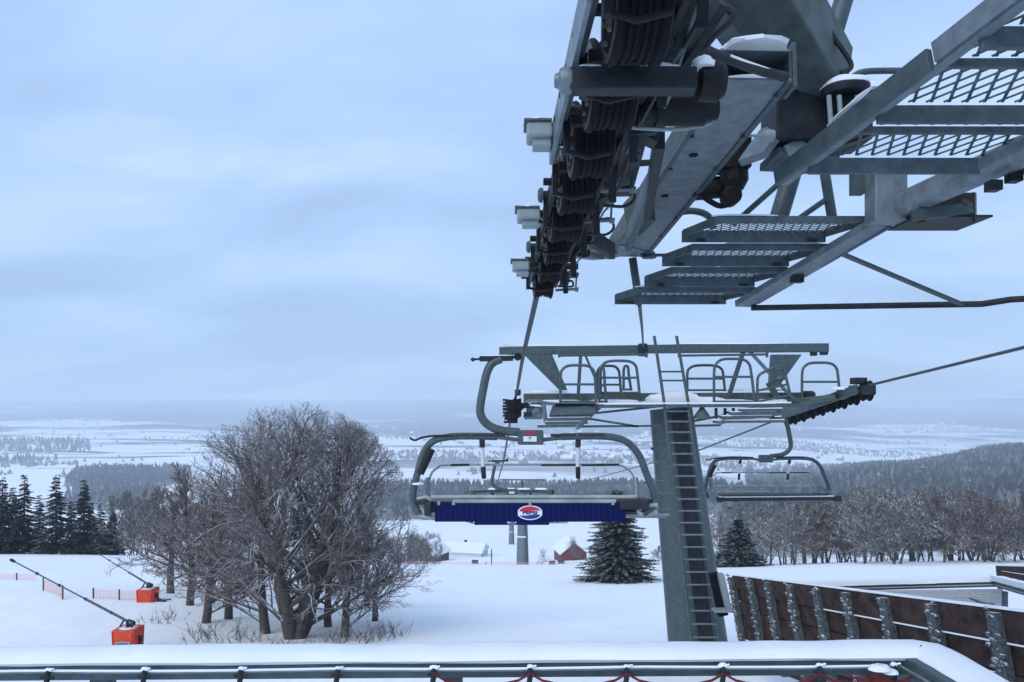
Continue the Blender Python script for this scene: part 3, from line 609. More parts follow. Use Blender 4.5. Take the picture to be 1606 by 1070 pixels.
        k = MB().hexa([p-Vector((0, 0, .05)) for p in q], q).build('side_platform', 'grating', t, bevel=.004)
        for (u0, u1, v) in steps:
            s = MB().bar(P(u0, v, 17.2), P(u1, v-1, 17.2), .25, .05).build('step', 'grating', k); MB().bar(P(u0, v-3, 17.2), P(u1, v-4, 17.2), .2, .02).build('snow_line', 'snow', s)
        MB().bar(side[0], side[1], .07, .08).build('edge_beam', 'steel_light', k)
    # railing hoops
    def hoop(u0, u1, v0, v1, Yh, sk=0, mid=.5, du=5):
        h = v1-v0; pts = curve_pts([P(u0, v1, Yh), P(u0, v0+h*.3, Yh), P(u0+(u1-u0)*.06, v0+h*.1, Yh), P(u0+(u1-u0)*.22, v0, Yh), P((u0+u1)/2, v0-1+sk/2, Yh), P(u1-(u1-u0)*.22, v0+sk, Yh), P(u1-(u1-u0)*.06, v0+h*.1+sk, Yh), P(u1, v0+h*.3+sk, Yh), P(u1+du, v1+sk, Yh)], 4)
        MB().tube(pts, .032, 8).tube([P(u0, v0+h*mid, Yh), P(u1+du*.5, v0+h*mid+sk, Yh)], .026, 8).tube([P(u0, v1-2, Yh), P(u1+du, v1-2+sk, Yh)], .024, 8).build('railing_hoop', 'steel', t, True)
    hoop(879, 933, 574, 632, 17.2, du=2); hoop(942, 999, 567, 618, 17.6, du=4); hoop(936, 972, 575, 632, 18.4, 0, .5, 3)
    hoop(978, 986, 575, 613, 18.0, 0, .5, 4); hoop(1078, 1134, 574, 614, 18.3, du=3); hoop(1120, 1178, 564, 632, 17.4, 0, .4, 6); hoop(1188, 1232, 584, 632, 17.4, -10, .6, 8)
    hoop(1258, 1314, 570, 628, 17.8, du=4); hoop(940, 948, 578, 632, 17.5, 0, .5, 3)
    # left sheave train, end-on to us
    xs = .1
    for i in range(6):
        Yc = 16.9+.55*i; c = Vector(((811-CU)/F*17.3-.03*i, Yc, .02-.035*i-.12))
        s = MB().lathe(c, (1, 0, 0), [(-.09, .19), (-.07, .22), (-.03, .19), (.03, .19), (.07, .22), (.09, .19)], 20).build('sheave', 'rubber', t, True)
        MB().tube([c-Vector((.16, 0, 0)), c+Vector((.16, 0, 0))], .03, 8).build('axle', 'grease', s, True)
    m = MB()
    for (u, v, w_, h_) in ((800, 632, .22, .1), (798, 642, .28, .07), (800, 652, .25, .09), (804, 661, .22, .06), (822, 636, .2, .12), (828, 650, .18, .1), (812, 615, .14, .16), (795, 637, .16, .04), (796, 647, .14, .04), (833, 640, .16, .2)):
        m.box(P(u, v, 17.2+random.uniform(-.3, .6)), (w_, .25, h_))
    m.build('rocker_plate', 'steel_dark', t, bevel=.01)
    m = MB()
    for k in range(8): m.bar(P(789+random.uniform(-1, 3), 627+k*5, 17.1), P(812, 630+k*4.6, 17.1), .04, .05)
    m.build('guide_finger', 'grease', t)
    m = MB().box(P(838, 648, 17.5), (.36, .3, .28)).bar(P(822, 656, 17.4), P(846, 640, 17.4), .2, .12); m.build('switch_cover', 'steel_light', t, bevel=.03)
    MB().tube([P(852, 632, 17.3), P(856, 662, 17.3)], .05, 8).lump(P(838, 632, 17.4), (.5, .3, .08)).bar(P(833, 630, 17.5), P(870, 634, 17.5), .1, .08).build('stay', 'steel_light', t, True)
    m = MB(); m.lump(P(812, 611, 17.2), (.15, .15, .05)).lump(P(838, 637, 17.4), (.36, .3, .06)); m.build('snow_cap', 'snow', t, True)
    # right sheave train, running away from us
    a, b_ = P(1362, 612, 16.2), P(1240, 655, 21.2)
    d = (b_-a).normalized()
    MB().bar(a+Vector((-.25, 0, .02)), b_+Vector((-.22, 0, .06)), .08, .20).build('main_rocker', 'steel', t, bevel=.01)
    MB().bar(P(1225, 632, 18.3), a+d*1.0+Vector((-.2, 0, .0)), .5, .12).build('support_arm', 'steel_green', t, bevel=.02)
    for i in range(8):
        c = a+d*(.1+.68*i); s = MB().lathe(c, (1, 0, 0), [(-.09, .19), (-.07, .225), (-.03, .19), (.03, .19), (.07, .225), (.09, .19)], 22).build('sheave', 'rubber', t, True)
        MB().tube([c-Vector((.16, 0, 0)), c+Vector((.14, 0, 0))], .03, 8).build('axle', 'rust', s, True)
    for i in range(4): MB().bar(a+d*(.0+1.36*i)+Vector((.13, 0, 0)), a+d*(.9+1.36*i)+Vector((.13, 0, 0)), .03, .13).build('rocker_arm', 'grease', t)
    MB().box(a+Vector((-.12, .2, .20)), (.26, .3, .14)).box(a+Vector((-.05, -.1, .0)), (.3, .1, .2)).build('switch_cover', 'steel_dark', t, bevel=.02)
    m = MB(); m.lump(a+d*.9+Vector((-.2, 0, .14)), (.5, .8, .07)).lump(a+d*2.2+Vector((-.25, 0, .14)), (.35, 1.2, .06)); m.build('snow_cap', 'snow', t, True)
    # bracket plate low on the mast beside the plank wall
    m = MB().bar(P(1130, 900, 16.8), P(1143, 958, 16.8), .2, .12).bar(P(1118, 957, 16.7), P(1152, 957, 16.7), .3, .04); m.build('snowy_bracket', 'plastic_grey', t, bevel=.01)
    MB().bar(P(1119, 899, 17.0), P(1134, 965, 17.0), .16, .2).build('bracket_back', 'rubber', t)
def thing_part(name, parent):
    o = bpy.data.objects.new(name, None); C.objects.link(o); o.parent = parent; return o
mid_tower()

# ------------------------------------------------------------------ ropes
def rope(name, pts, r, label, cat, m='rope', n=10):
    o = MB().tube(pts, r, n).build(name, m, None, True); return tag(o, label, cat)
LR = [Vector((.86, -6, 2.30)), Vector((.54, .7, 1.76)), Vector((.45, 2.7, 1.615)), Vector((.27, 6.6, 1.29)), P(846, 446, 7.3), P(820, 560, 11), Vector((.1, 16.9, .2)), Vector((.0, 19.5, -.2)), Vector((-.30, 28.0, -2.1)), Vector((-1.2, 55, -6.3)), Vector((-2.4, 90, -10.3)), Vector((-4.4, 200, -27))]
rope('haul_rope', LR, .030, 'steel haul rope running from the near sheave train down to the banner chair', 'rope')
RR = [Vector((8.1, -4, 3.3)), P(1606, 545, 11.2), P(1365, 604, 16.0), P(1235, 652, 21.3), P(1095, 707, 29.6), Vector((4.8, 90, -10.2)), Vector((2.6, 200, -27))]
rope('haul_rope', RR, .028, 'steel haul rope descending from the right photo edge to the second tower', 'rope')
rope('signal_cable', [P(1003, 478, 6.6), P(1007, 515, 11), P(1009, 546, 17.9)], .018, 'thin cable dropping from the near box beam to the top beam of the second tower', 'cable')

# ------------------------------------------------------------------ chairs
def text_mesh(txt, size, name, m, parent, mtx, xs=1.0):
    cu = bpy.data.curves.new(name, 'FONT'); cu.body = txt; cu.size = size; cu.align_x = 'CENTER'; cu.align_y = 'CENTER'; cu.extrude = .0015; cu.offset = .002
    tmp = bpy.data.objects.new(name, cu); C.objects.link(tmp); dg = bpy.context.evaluated_depsgraph_get()
    me = bpy.data.meshes.new_from_object(tmp.evaluated_get(dg)); bpy.data.objects.remove(tmp)
    me.transform(mtx @ Matrix.Diagonal((xs, 1, 1, 1))); me.materials.clear(); me.materials.append(M[m])
    o = bpy.data.objects.new(name, me); C.objects.link(o); o.parent = parent; return o
def banner_mat():
    m, nt, b = m_new('banner_vinyl'); b.inputs['Roughness'].default_value = 0.6; b.inputs['Specular IOR Level'].default_value = .12; L = nt.links.new
    tc = nt.nodes.new('ShaderNodeTexCoord'); mp = nt.nodes.new('ShaderNodeMapping'); L(tc.outputs['Object'], mp.inputs[0])
    mp.inputs['Location'].default_value = (-.12, 0, 2.23*.9); mp.inputs['Scale'].default_value = (1, 0, .9)
    ln = nt.nodes.new('ShaderNodeVectorMath'); ln.operation = 'LENGTH'; L(mp.outputs[0], ln.inputs[0])
    s = nt.nodes.new('ShaderNodeMath'); s.operation = 'MULTIPLY'; L(ln.outputs['Value'], s.inputs[0]); s.inputs[1].default_value = 78
    si = nt.nodes.new('ShaderNodeMath'); si.operation = 'SINE'; L(s.outputs[0], si.inputs[0])
    r = nt.nodes.new('ShaderNodeValToRGB'); L(si.outputs[0], r.inputs[0]); r.color_ramp.elements[0].position = .55; r.color_ramp.elements[0].color = (.002, .006, .060, 1)
    r.color_ramp.elements[1].position = 1.0; r.color_ramp.elements[1].color = (.004, .012, .095, 1); L(r.outputs[0], b.inputs['Base Color']); return m
M['banner'] = banner_mat()
def make_chair(name, label, mirror, banner, cat='chairlift seat', group='chairs hanging on the lift'):
    t = thing(name, label, cat, (0, 0, 0), group)
    sg = -1 if mirror else 1
    def L(u, v, y=0): return Vector((sg*((u-818)/109.0), y, (560-v)/109.0))
    def Lf(u, v, y=0): return Vector(((u-818)/109.0+(0 if not mirror else -.24), y, (560-v)/109.0))
    g = MB().bar(L(752, 563), L(805, 562), .10, .075).bar(L(738, 564), L(756, 563), .04, .03).bar(L(800, 561), L(816, 559), .09, .04).lathe(L(742, 564), (1, 0, 0), [(-.02, .03), (.02, .03)], 8).build('grip', 'steel_dark', t, bevel=.008)
    MB().lump(L(785, 559), (.5, .09, .02)).build('snow_cap', 'snow', g, True)
    MB().tube([L(812, 560, -.12), L(812, 560, .12)], .05, 12).build('jaw', 'grease', g, True)
    MB().tube(curve_pts([L(786, 563), L(772, 570), L(764, 584), L(758, 610), L(753, 642), L(757, 657), L(768, 668), L(786, 675), L(815, 678)], 6), .062, 12).build('hanger', 'steel', t, True)
    hub = MB().box(Lf(832, 686, 0), (.37, .16, .21)).build('hub_box', 'steel', t, bevel=.02)
    if not mirror:
        MB().box(Lf(831, 678.5, -.083), (.12, .006, .05)).build('red_sticker', 'red', hub)
        pl = MB().box(Lf(831, 688, -.083), (.19, .006, .075)).build('number_plate', 'white', hub)
        text_mesh('9', .07, 'plate_digit', 'black', pl, Matrix.Translation(Lf(831, 688, -.088)) @ Matrix.Rotation(R(90), 4, 'X'))
    MB().bar(Lf(760, 683), Lf(814, 690), .09, .055).bar(Lf(850, 690), Lf(905, 684), .09, .055).build('hub_flange', 'steel', t, bevel=.01)
    for s in (-1, 1):
        if s == -1: ps = [(780, 685), (730, 684), (700, 686), (678, 693), (664, 712), (655, 742), (648, 772), (650, 790), (657, 806)]
        else: ps = [(880, 685), (930, 684), (962, 686), (984, 694), (1002, 714), (1014, 744), (1026, 775), (1025, 792), (1008, 806)]
        MB().tube(curve_pts([Lf(*p) for p in ps], 5), .052, 12).build('side_frame', 'steel', t, True)
    MB().tube([Lf(676, 704), Lf(658, 742)], .068, 12).build('foam_sleeve', 'steel_dark', t, True)
    m = MB()
    for (a, b_) in ((740, 793), (863, 903), (907, 946), (715, 738)): m.tube([Lf(a, 682.5, -.04), Lf(b_, 682, -.04)], .02, 8)
    m.build('pad_bar', 'black', t, True)
    MB().tube(curve_pts([Lf(644, 686, -.1), Lf(652, 690, -.1), Lf(663, 686, -.1), Lf(680, 683.5, -.06), Lf(712, 683, -.05)], 4), .016, 8).build('hook', 'steel_dark', t, True)
    # safety bar frame and its two droppers
    sb = MB().tube(curve_pts([Lf(668, 785, .25), Lf(672, 750, .25), Lf(684, 736, .25), Lf(705, 731.5, .25), Lf(832, 731, .25), Lf(960, 731.5, .25), Lf(985, 736, .25), Lf(998, 752, .25), Lf(1002, 786, .25)], 5), .016, 8).build('safety_bar', 'plastic_grey', t, True)
    for (a, b_) in ((705, 735), (850, 905), (915, 975)): MB().tube([Lf(a, 731.5, .25), Lf(b_, 731.2, .25)], .0185, 8).build('grip_sleeve', 'steel_dark', sb, True)
    for u in (756, 907):
        k = MB().tube([Lf(u, 686, .02), Lf(u+1, 748, .24)], .03, 10).build('dropper', 'white', t, True)
        MB().tube([Lf(u, 688, .03), Lf(u, 701, .07)], .042, 10).build('sleeve', 'black', k, True); MB().tube([Lf(u+1, 733, .18), Lf(u+2, 752, .25)], .036, 10).build('sleeve', 'black', k, True)
    for u in (669, 1001): MB().tube([Lf(u, 752, .22), Lf(u, 786, .1)], .035, 8).build('bar_end', 'steel_light', sb, True)
    # seat: pale rails, pan, backrest with banner
    if banner:
        MB().tube([Lf(676, 780, .02), Lf(997, 780, .02)], .032, 10).build('back_rail', 'seatbar', t, True)
        MB().tube([Lf(712, 785.5, -.05), Lf(965, 785.5, -.05)], .028, 10).build('back_rail', 'seatbar', t, True)
        MB().box(Lf(832, 795, .03), (3.02, .05, .16)).build('backrest', 'black', t, bevel=.01)
        pan = MB().box(Lf(836, 800, .32), (3.0, .5, .07)).build('seat_pan', 'black', t, bevel=.03)
        bn = MB().box(Lf(831.5, 802.5, -.06), (2.73, .012, .27)).build('banner', 'banner', t)
        cx = Lf(831, 803, -.071)
        def disc(name, rx, rz, y, m, z0=-1, z1=1, wave=0):
            pts = []; n = 40
            lo = []; hi = []
            for i in range(n+1):
                xx = -1+2*i/n; zz = math.sqrt(max(0, 1-xx*xx)); a = max(-zz, z0+wave*math.sin(xx*3.0)*.25); b_ = min(zz, z1+wave*math.sin(xx*3.0)*.25)
                if b_ > a+1e-4: lo.append((xx, a)); hi.append((xx, b_))
            ring = lo+hi[::-1]; k = len(ring)
            vs_ = [cx+Vector((x*rx, y, z*rz)) for x, z in ring]+[cx+Vector((x*rx, y+.004, z*rz)) for x, z in ring]
            fs_ = [tuple(range(k)), tuple(range(2*k-1, k-1, -1))]+[(i, i+k, (i+1) % k+k, (i+1) % k) for i in range(k)]
            return MB().add(vs_, fs_).build(name, m, bn)
        disc('emblem_ring', .182, .104, -.001, 'logo_white')
        disc('emblem_top', .162, .090, -.0045, 'logo_red', .28, 2, .35); disc('emblem_bottom', .162, .090, -.0045, 'logo_blue', -2, -.36, .35)
        text_mesh('PEPSI', .062, 'emblem_text', 'black', bn, Matrix.Translation(cx+Vector((0, -.007, 0))) @ Matrix.Rotation(R(90), 4, 'X'), 1.55)
        m = MB()
        for u in (689, 712, 831, 960, 974): m.box(Lf(u, 788, -.08), (.04, .03, .05))
        m.build('banner_clip', 'plastic_grey', bn)
        m = MB().box(Lf(993, 790, .05), (.42, .35, .14)).box(Lf(990, 803, .1), (.25, .3, .06)).box(Lf(672, 797, .02), (.1, .25, .20)).box(Lf(660, 787, .0), (.20, .12, .07)).box(Lf(1010, 785, 0), (.2, .12, .06))
        m.build('arm_mechanism', 'black', t, bevel=.02)
        m = MB().tube(curve_pts([Lf(1030, 791, -.05), Lf(1012, 793, -.05), Lf(1000, 800, -.05), Lf(1006, 806, -.05)], 4), .03, 8).tube(curve_pts([Lf(654, 783, 0), Lf(668, 780, 0), Lf(676, 785, 0)], 4), .03, 8).tube([Lf(658, 808, 0), Lf(684, 812, 0)], .025, 8).tube([Lf(660, 795, 0), Lf(672, 810, 0)], .025, 8)
        m.build('arm_lever', 'seatbar', t, True)
        m = MB().tube([Lf(895, 818, .55), Lf(1062, 816, .55)], .016, 8).tube([Lf(890, 821, .6), Lf(1058, 821, .6)], .012, 8); m.build('footrest', 'seatbar', t, True)
        MB().lathe(Lf(656, 760.5, -.02), (0, 0, 1), [(0, .02), (.01, .085), (.03, .085), (.04, .02)], 12).build('snow_ring', 'snow', t, True)
    else:
        MB().tube([Lf(676, 772, .15), Lf(985, 770, .15)], .02, 8).tube([Lf(690, 790, .2), Lf(850, 789, .2)], .02, 8).build('back_rail', 'seatbar', t, True)
        MB().bar(Lf(675, 806, -.35), Lf(1035, 803, -.35), .12, .10).build('seat_front', 'black', t, bevel=.02)
        MB().bar(Lf(680, 799, -.33), Lf(1030, 796, -.33), .1, .03).build('snow_line', 'snow', t)
        MB().bar(Lf(690, 797, -.1), Lf(1005, 794, -.1), .5, .05).build('seat_pan', 'steel_dark', t, bevel=.01)
        MB().bar(Lf(645, 776, .05), Lf(682, 805, -.33), .07, .07).bar(Lf(1000, 770, .05), Lf(1038, 803, -.33), .07, .07).build('arm', 'steel_light', t)
        MB().box(Lf(1035, 803, -.35), (.2, .16, .16)).box(Lf(683, 806, -.35), (.22, .16, .12)).build('arm_pad', 'black', t, bevel=.02)
    return t
ch1 = make_chair('chairlift_seat', 'large empty chairlift seat with dark blue banner on its back, nearest of the hanging chairs', False, True)
ch3 = copy_tree(ch1)
ch1.location = P(818, 560, 11.0)
ch3.location = Vector((-.13, 28.0, -2.1)); ch3.rotation_euler = (0, 0, 0)
ch3['label'] = 'small distant chairlift seat partly hidden behind the large banner chair'
ch2 = make_chair('chairlift_seat', 'empty chairlift seat without a banner hanging right of the second tower mast', True, False)
ch2.location = P(1207, 655, 21.5)

# ------------------------------------------------------------------ farther towers
def far_tower(u, Y, top_v, wpx, label, arm=True, extra=0):
    b = G(u, Y); t = thing('lift_tower', label, 'lift tower', b)
    k = Y/F; top = Vector((b.x, Y, (CV-top_v)*k)); r = wpx*k/2
    m = MB().tube([b-Vector((0, 0, 1)), top], [r, r*.62], 20).build('mast', 'steel_light', t, True)
    MB().lathe(b+Vector((0, 0, 3.2)), (0, 0, 1), [(0, r*.95), (.0, r*1.02), (.18, r*1.02), (.18, r*.9)], 20).build('marker_band', 'white', m, True)
    if arm:
        A = MB().bar(top+Vector((-3.6, 0, 0)), top+Vector((3.6, 0, 0)), .5, .35).build('crossarm', 'steel', t)
        m2 = MB()
        for x in (-3.2, -1.5, .2, 2.2): m2.lump(top+Vector((x, 0, .17)), (1.6, .5, .18))
        m2.build('snow_cap', 'snow', A, True)
        for s in (-1, 1): MB().bar(top+Vector((3.55*s, -1.6, .0)), top+Vector((3.55*s, 1.6, -.4)), .25, .4).build('sheave_train', 'rubber', t)
        MB().tube([top, top+Vector((0, 0, 1.3))], .12, 8).bar(top+Vector((-2.6, 0, 1.3)), top+Vector((2.6, 0, 1.3)), .15, .15).build('lifting_frame', 'steel', t)
    MB().bar(b+Vector((r*.9, -r*.8, 0)), top+Vector((r*.5, -r*.7, 0)), .25, .06, (0, -1, 0)).build('ladder', 'steel', t)
far_tower(819, 90, 770, 19, 'third lift tower, grey mast at the slope edge below the banner chair')
far_tower(802, 200, 800, 9, 'thin distant lift tower mast just left of the third tower')

# ------------------------------------------------------------------ snow-topped railing in front
def front_rail():
    t = thing('platform_railing', 'steel railing with thick snow cap running along the bottom edge of the photo', 'railing', (0, 2.6, -1.9))
    A = Vector((-2.6, 2.62, -.910)); B = Vector((1.36, 2.62, -.883)); D = Vector((1.40, 1.0, -.883))
    # steel channel
    MB().bar(A, B+Vector((.05, 0, 0)), .10, .062).build('top_beam', 'steel', t, bevel=.004)
    MB().bar(B+Vector((.0, .05, 0)), D, .10, .066).build('side_beam', 'steel', t, bevel=.004)
    # snow: continuous rounded cap along both legs
    prof = [(-.060, -.019), (-.072, .004), (-.055, .034), (-.025, .046), (.025, .048), (.055, .038), (.068, .016), (.060, -.004)]
    n = 90; path = []
    for i in range(n): path.append((A+(B-A)*(i/(n-1)), None))
    path = [p for p, _ in path]
    cor = [B+Vector((.03, .0, 0)), B+Vector((.052, -.02, 0)), B+Vector((.056, -.06, 0))]
    path = path[:-1]+cor+[B+Vector((.056, -.06, 0))+(D-B)*(k/30) for k in range(1, 31)]
    vs_ = []; fs_ = []; np_ = len(prof)
    for i, p in enumerate(path):
        d = (path[min(i+1, len(path)-1)]-path[max(i-1, 0)]).normalized(); sxx = Vector((d.y, -d.x, 0)).normalized()
        for j, (a, h) in enumerate(prof):
            w_ = 1+.05*math.sin(i*.37+j)+random.uniform(-.02, .02); hh = h*(1+.10*math.sin(i*.23)+.05*math.sin(i*.9))
            vs_.append(p-sxx*a*w_*1.0+Vector((0, 0, .0315+hh*(.62 if hh > 0 else .5))))
    for i in range(len(path)-1):
        for j in range(np_): fs_.append((i*np_+j, i*np_+(j+1) % np_, (i+1)*np_+(j+1) % np_, (i+1)*np_+j))
    fs_.append(tuple(range(np_))); fs_.append(tuple((len(path)-1)*np_+j for j in range(np_-1, -1, -1)))
    MB().add(vs_, fs_).build('snow_cap', 'snow', t, True)
    # wire with snow, hooks, red net
    yw = 2.53; wz = lambda x: -.893+.0065*(x+2)
    pts = [Vector((-2.6+i*.08, yw, wz(-2.6+i*.08)-.004*abs(math.sin(i*.25)))) for i in range(49)]
    pts = [p for p in pts if p.x < 1.27]
    wi = MB().tube(pts+[Vector((1.28, yw, wz(1.28)+.004)), Vector((1.32, 2.3, -.878)), Vector((1.34, 1.4, -.878))], .0045, 6).build('lacing_wire', 'steel_light', t, True)
    MB().tube([p+Vector((0, -.001, .0055)) for p in pts], .0042, 6).build('snow_line', 'snow', wi, True)
    hooks = [-1.53+.318*i for i in range(10)]
    for x in hooks:
        x2 = min(x, 1.26)
        k = MB().tube([Vector((x2, yw-.005, wz(x2)+.006)), Vector((x2, yw-.012, wz(x2)-.02)), Vector((x2-.006, yw-.012, wz(x2)-.06))], .009, 8).tube([Vector((x2-.02, yw-.012, wz(x2)-.012)), Vector((x2+.02, yw-.01, wz(x2)-.016))], .006, 6).build('lashing', 'steel_dark', t, True)
        MB().lump(Vector((x2, yw-.004, wz(x2)+.005)), (random.uniform(.018, .032), .018, random.uniform(.008, .014))).tube([Vector((x2, yw-.004, wz(x2)+.008)), Vector((x2+.02, yw-.01, wz(x2)+.014))], .0035, 5).build('snow_cap', 'snow', k, True)
    m = MB()
    for i in range(4, 9):
        x0, x1 = hooks[i], hooks[min(i+1, 9)]
        m.tube([Vector((x0+(x1-x0)*q/8, yw-.015, wz(0)-.022-.028*math.sin(math.pi*q/8)+.012*(q in (0, 8)))) for q in range(9)], .0045, 6)
        m.tube([Vector((x0+(x1-x0)*q/8, yw-.02, wz(0)-.040-.018*math.sin(math.pi*q/8))) for q in range(9)], .003, 6)
        for q in range(1, 10):
            xx = x0+(x1-x0)*q/10; m.tube([Vector((xx, yw-.018, wz(0)-.045)), Vector((xx+.03, yw-.02, -1.01)), Vector((xx-.01, yw-.02, -1.14))], .002, 4)
            m.tube([Vector((xx+.02, yw-.018, wz(0)-.045)), Vector((xx-.03, yw-.02, -.99)), Vector((xx+.02, yw-.02, -1.12))], .002, 4)
    m.build('safety_net', 'net_red', t)
    m = MB()
    for q in range(14):
        a = Vector((1.16+random.uniform(0, .1), yw-.03, -.885-random.uniform(0, .03))); m.tube([a, a+Vector((random.uniform(-.1, .1), 0, random.uniform(-.06, .02)))], .004, 5)
    kn = m.build('net_knot', 'net_red', t, True)
    MB().lump(Vector((1.2, yw-.03, -.872)), (.07, .05, .018)).lump(Vector((1.24, yw-.02, -.885)), (.05, .05, .012)).build('snow_cap', 'snow', kn, True)
    for x in (-1.4, -.2, 1.36): MB().bar((x, 2.62, -.90), (x, 2.62, -2.1), .06, .06).build('post', 'steel', t)
front_rail()
# deck below the railing (camera stands over it)
tag(MB().box((0, 1.0, -2.2), (9, 3.6, .2)).build('station_deck', 'snow', None), kind='structure')

# ------------------------------------------------------------------ plank wall
def plank_wall():
    a, b_ = P(1150, 903, 16.2), P(1660, 968, 7.6)
    t = thing('plank_wall', 'leaning dark red plank wall with frosty posts, stepping down from the right foreground to the mast', 'wall', Vector((a.x, a.y, gz(a.x, a.y))))
    lean = Vector((.17, 0, -1.0)); Hh = 1.8
    d = b_-a
    # panel posts: photo columns on the top edge
    cols = [1150, 1180, 1208, 1243, 1285, 1332, 1392, 1467, 1566, 1700]
    pts = []
    for u in cols:   # solve along a->b for column u
        k = (u-CU)/F; s = (k*a.y-a.x)/(d.x-k*d.y); pts.append(a+d*s)
    nrm = Vector((-d.y, d.x, 0)).normalized()
    if nrm.y > 0: nrm = -nrm
    for i in range(len(pts)-1):
        p, q = pts[i], pts[i+1]; m = MB(); nb = 5
        H2 = Hh if i > 0 else 1.35
        for k in range(nb):
            h0 = H2*k/nb; h1 = H2*(k+1)/nb-.012; th = .05 if k == 0 else .04
            off = -nrm*(.02*(k % 2)+.0)+nrm*(.03 if k == 0 else 0)
            A = [p+lean*h0+off, q+lean*h0+off, q+lean*h1+off, p+lean*h1+off]; m.hexa(A, [v+nrm*-th for v in A])
        m.build('plank_panel', 'plank', t)
        o2 = -nrm*.07; A = [p+o2, q+o2, q+o2+lean*H2, p+o2+lean*H2]; MB().hexa(A, [v-nrm*.03 for v in A]).build('backing_board', 'plank', t)
        if i >= 4:
            A = p+lean*(Hh*.2)+nrm*.03; B = q+lean*(Hh*.2)+nrm*.03; MB().bar(A+(B-A)*.08, A+(B-A)*.92, .02, .018).build('snow_line', 'snow', t)
        if i >= 6:
            A = p+lean*(Hh*.4)+nrm*.02; B = q+lean*(Hh*.4)+nrm*.02; MB().bar(A+(B-A)*.3, A+(B-A)*.95, .015, .009).build('snow_line', 'snow', t)
    for i, p in enumerate(pts[:-1]):
        H2 = Hh if i > 0 else 1.45
        dn = d.normalized(); wd_ = .085
        A = [p+nrm*.0-dn*wd_, p+nrm*.0+dn*wd_, p+nrm*.10+dn*wd_, p+nrm*.10-dn*wd_]
        k = MB().hexa([v+lean*H2 for v in A], [v+lean*.03 for v in A]).build('post', 'frost', t)
        m = MB()
        for j in range(46):
            h = H2*random.random(); m.lump(p+nrm*(.09+random.uniform(0, .03))+lean*h+dn*random.uniform(-.10, .10), (random.uniform(.03, .06), random.uniform(.04, .13), random.uniform(.02, .05)), 8, 3, .22)
        m.build('frost_clump', 'frost', k, True)
    m = MB(); n = 70
    for i in range(n):
        p = a+d*(i/n)*1.0; q = a+d*((i+1)/n)
        h = .012+.014*min(1, i/25); m.bar(p+Vector((0, 0, .01+h/2)), q+Vector((0, 0, .01+h/2)), .07+random.uniform(0, .01), h)
    m.build('snow_cap', 'snow', t)
    m = MB()
    for (u, v, Y) in ((1178, 992, 16.5), (1195, 1000, 16.2), (1165, 985, 16.6), (1212, 1004, 16)):
        m.bar(P(u, v, Y), P(u+18, v+6, Y), .12, .16)
    fb = m.build('footing', 'frost', t)
    m = MB(); m.lump(P(1180, 986, 16.4), (.3, .2, .05)).lump(P(1205, 998, 16.1), (.3, .2, .05)); m.build('snow_cap', 'snow', fb, True)
plank_wall()
def back_rail():
    t = thing('platform_railing', 'snow-topped railing with pale slatted screen behind the plank wall on the right', 'railing', P(1500, 990, 15))
    A, B, D = P(1200, 925, 15.6), P(1562, 915, 14.5), P(1680, 948, 10.2)
    MB().bar(A, B, .10, .11).build('top_beam', 'steel', t); MB().bar(B, D, .12, .11).build('side_beam', 'steel', t)
    m = MB()
    for (p, q) in ((A, B), (B, D)):
        for i in range(24): m.bar(p+(q-p)*(i/24)+Vector((0, 0, .1)), p+(q-p)*((i+1)/24)+Vector((0, 0, .1)), .2+random.uniform(0, .02), .085+random.uniform(0, .01))
    m.build('snow_cap', 'snow', t)
    MB().tube([A+Vector((0, -.1, -.0)), B+Vector((-.1, -.1, -.0)), D+Vector((-.12, 0, 0))], .012, 6).build('lacing_wire', 'plastic_grey', t, True)
    m = MB()
    for i in range(14):
        v = 927+i*4.2; m.bar(P(1270+i*2, v+1.5, 14.75), P(1572, v-1, 14.55), .02, .046)
    m.build('slatted_screen', 'net_grey', t)
    MB().bar(P(1430, 925, 14.7), P(1430, 1000, 14.7), .0, .0).bar(P(1478, 925, 14.7), P(1478, 1010, 14.7), .07, .07).build('post', 'steel', t)
    MB().bar(P(1576, 928, 13.6), P(1576, 1010, 13.6), .07, .07).build('post', 'steel', t)
    MB().tube([P(1484, 926, 14.7), P(1548, 948, 14.5), P(1560, 948, 14.5)], .018, 6).build('stay', 'steel', t, True)
back_rail()
def far_panel():
    t = thing('plank_fence', 'short dark brown plank fence panel at the right edge behind the railing', 'fence', G(1600, 19))
    A = [P(1566, 888, 18.6), P(1680, 891, 15.6), P(1680, 958, 15.6), P(1572, 911, 18.4)]
    m = MB()
    for k in range(3):
        f0, f1 = k/3, (k+1)/3-.03
        q = [A[0].lerp(A[3], f0), A[1].lerp(A[2], f0), A[1].lerp(A[2], f1), A[0].lerp(A[3], f1)]; m.hexa(q, [v+Vector((-.02, .06, 0)) for v in q])
    m.build('plank', 'plank_dark', t)
    MB().bar(A[0]+Vector((0, 0, .02)), A[1]+Vector((0, 0, .02)), .08, .03).build('snow_cap', 'snow', t)
    MB().bar(A[0].lerp(A[3], .36)+Vector((.03, -.02, 0)), A[1].lerp(A[2], .36)+Vector((0, -.02, 0)), .02, .02).build('snow_line', 'snow', t)
    MB().bar(A[0]+Vector((.02, .05, 0)), A[3]+Vector((.02, .05, -.6)), .08, .08).build('post', 'plank_dark', t)
far_panel()

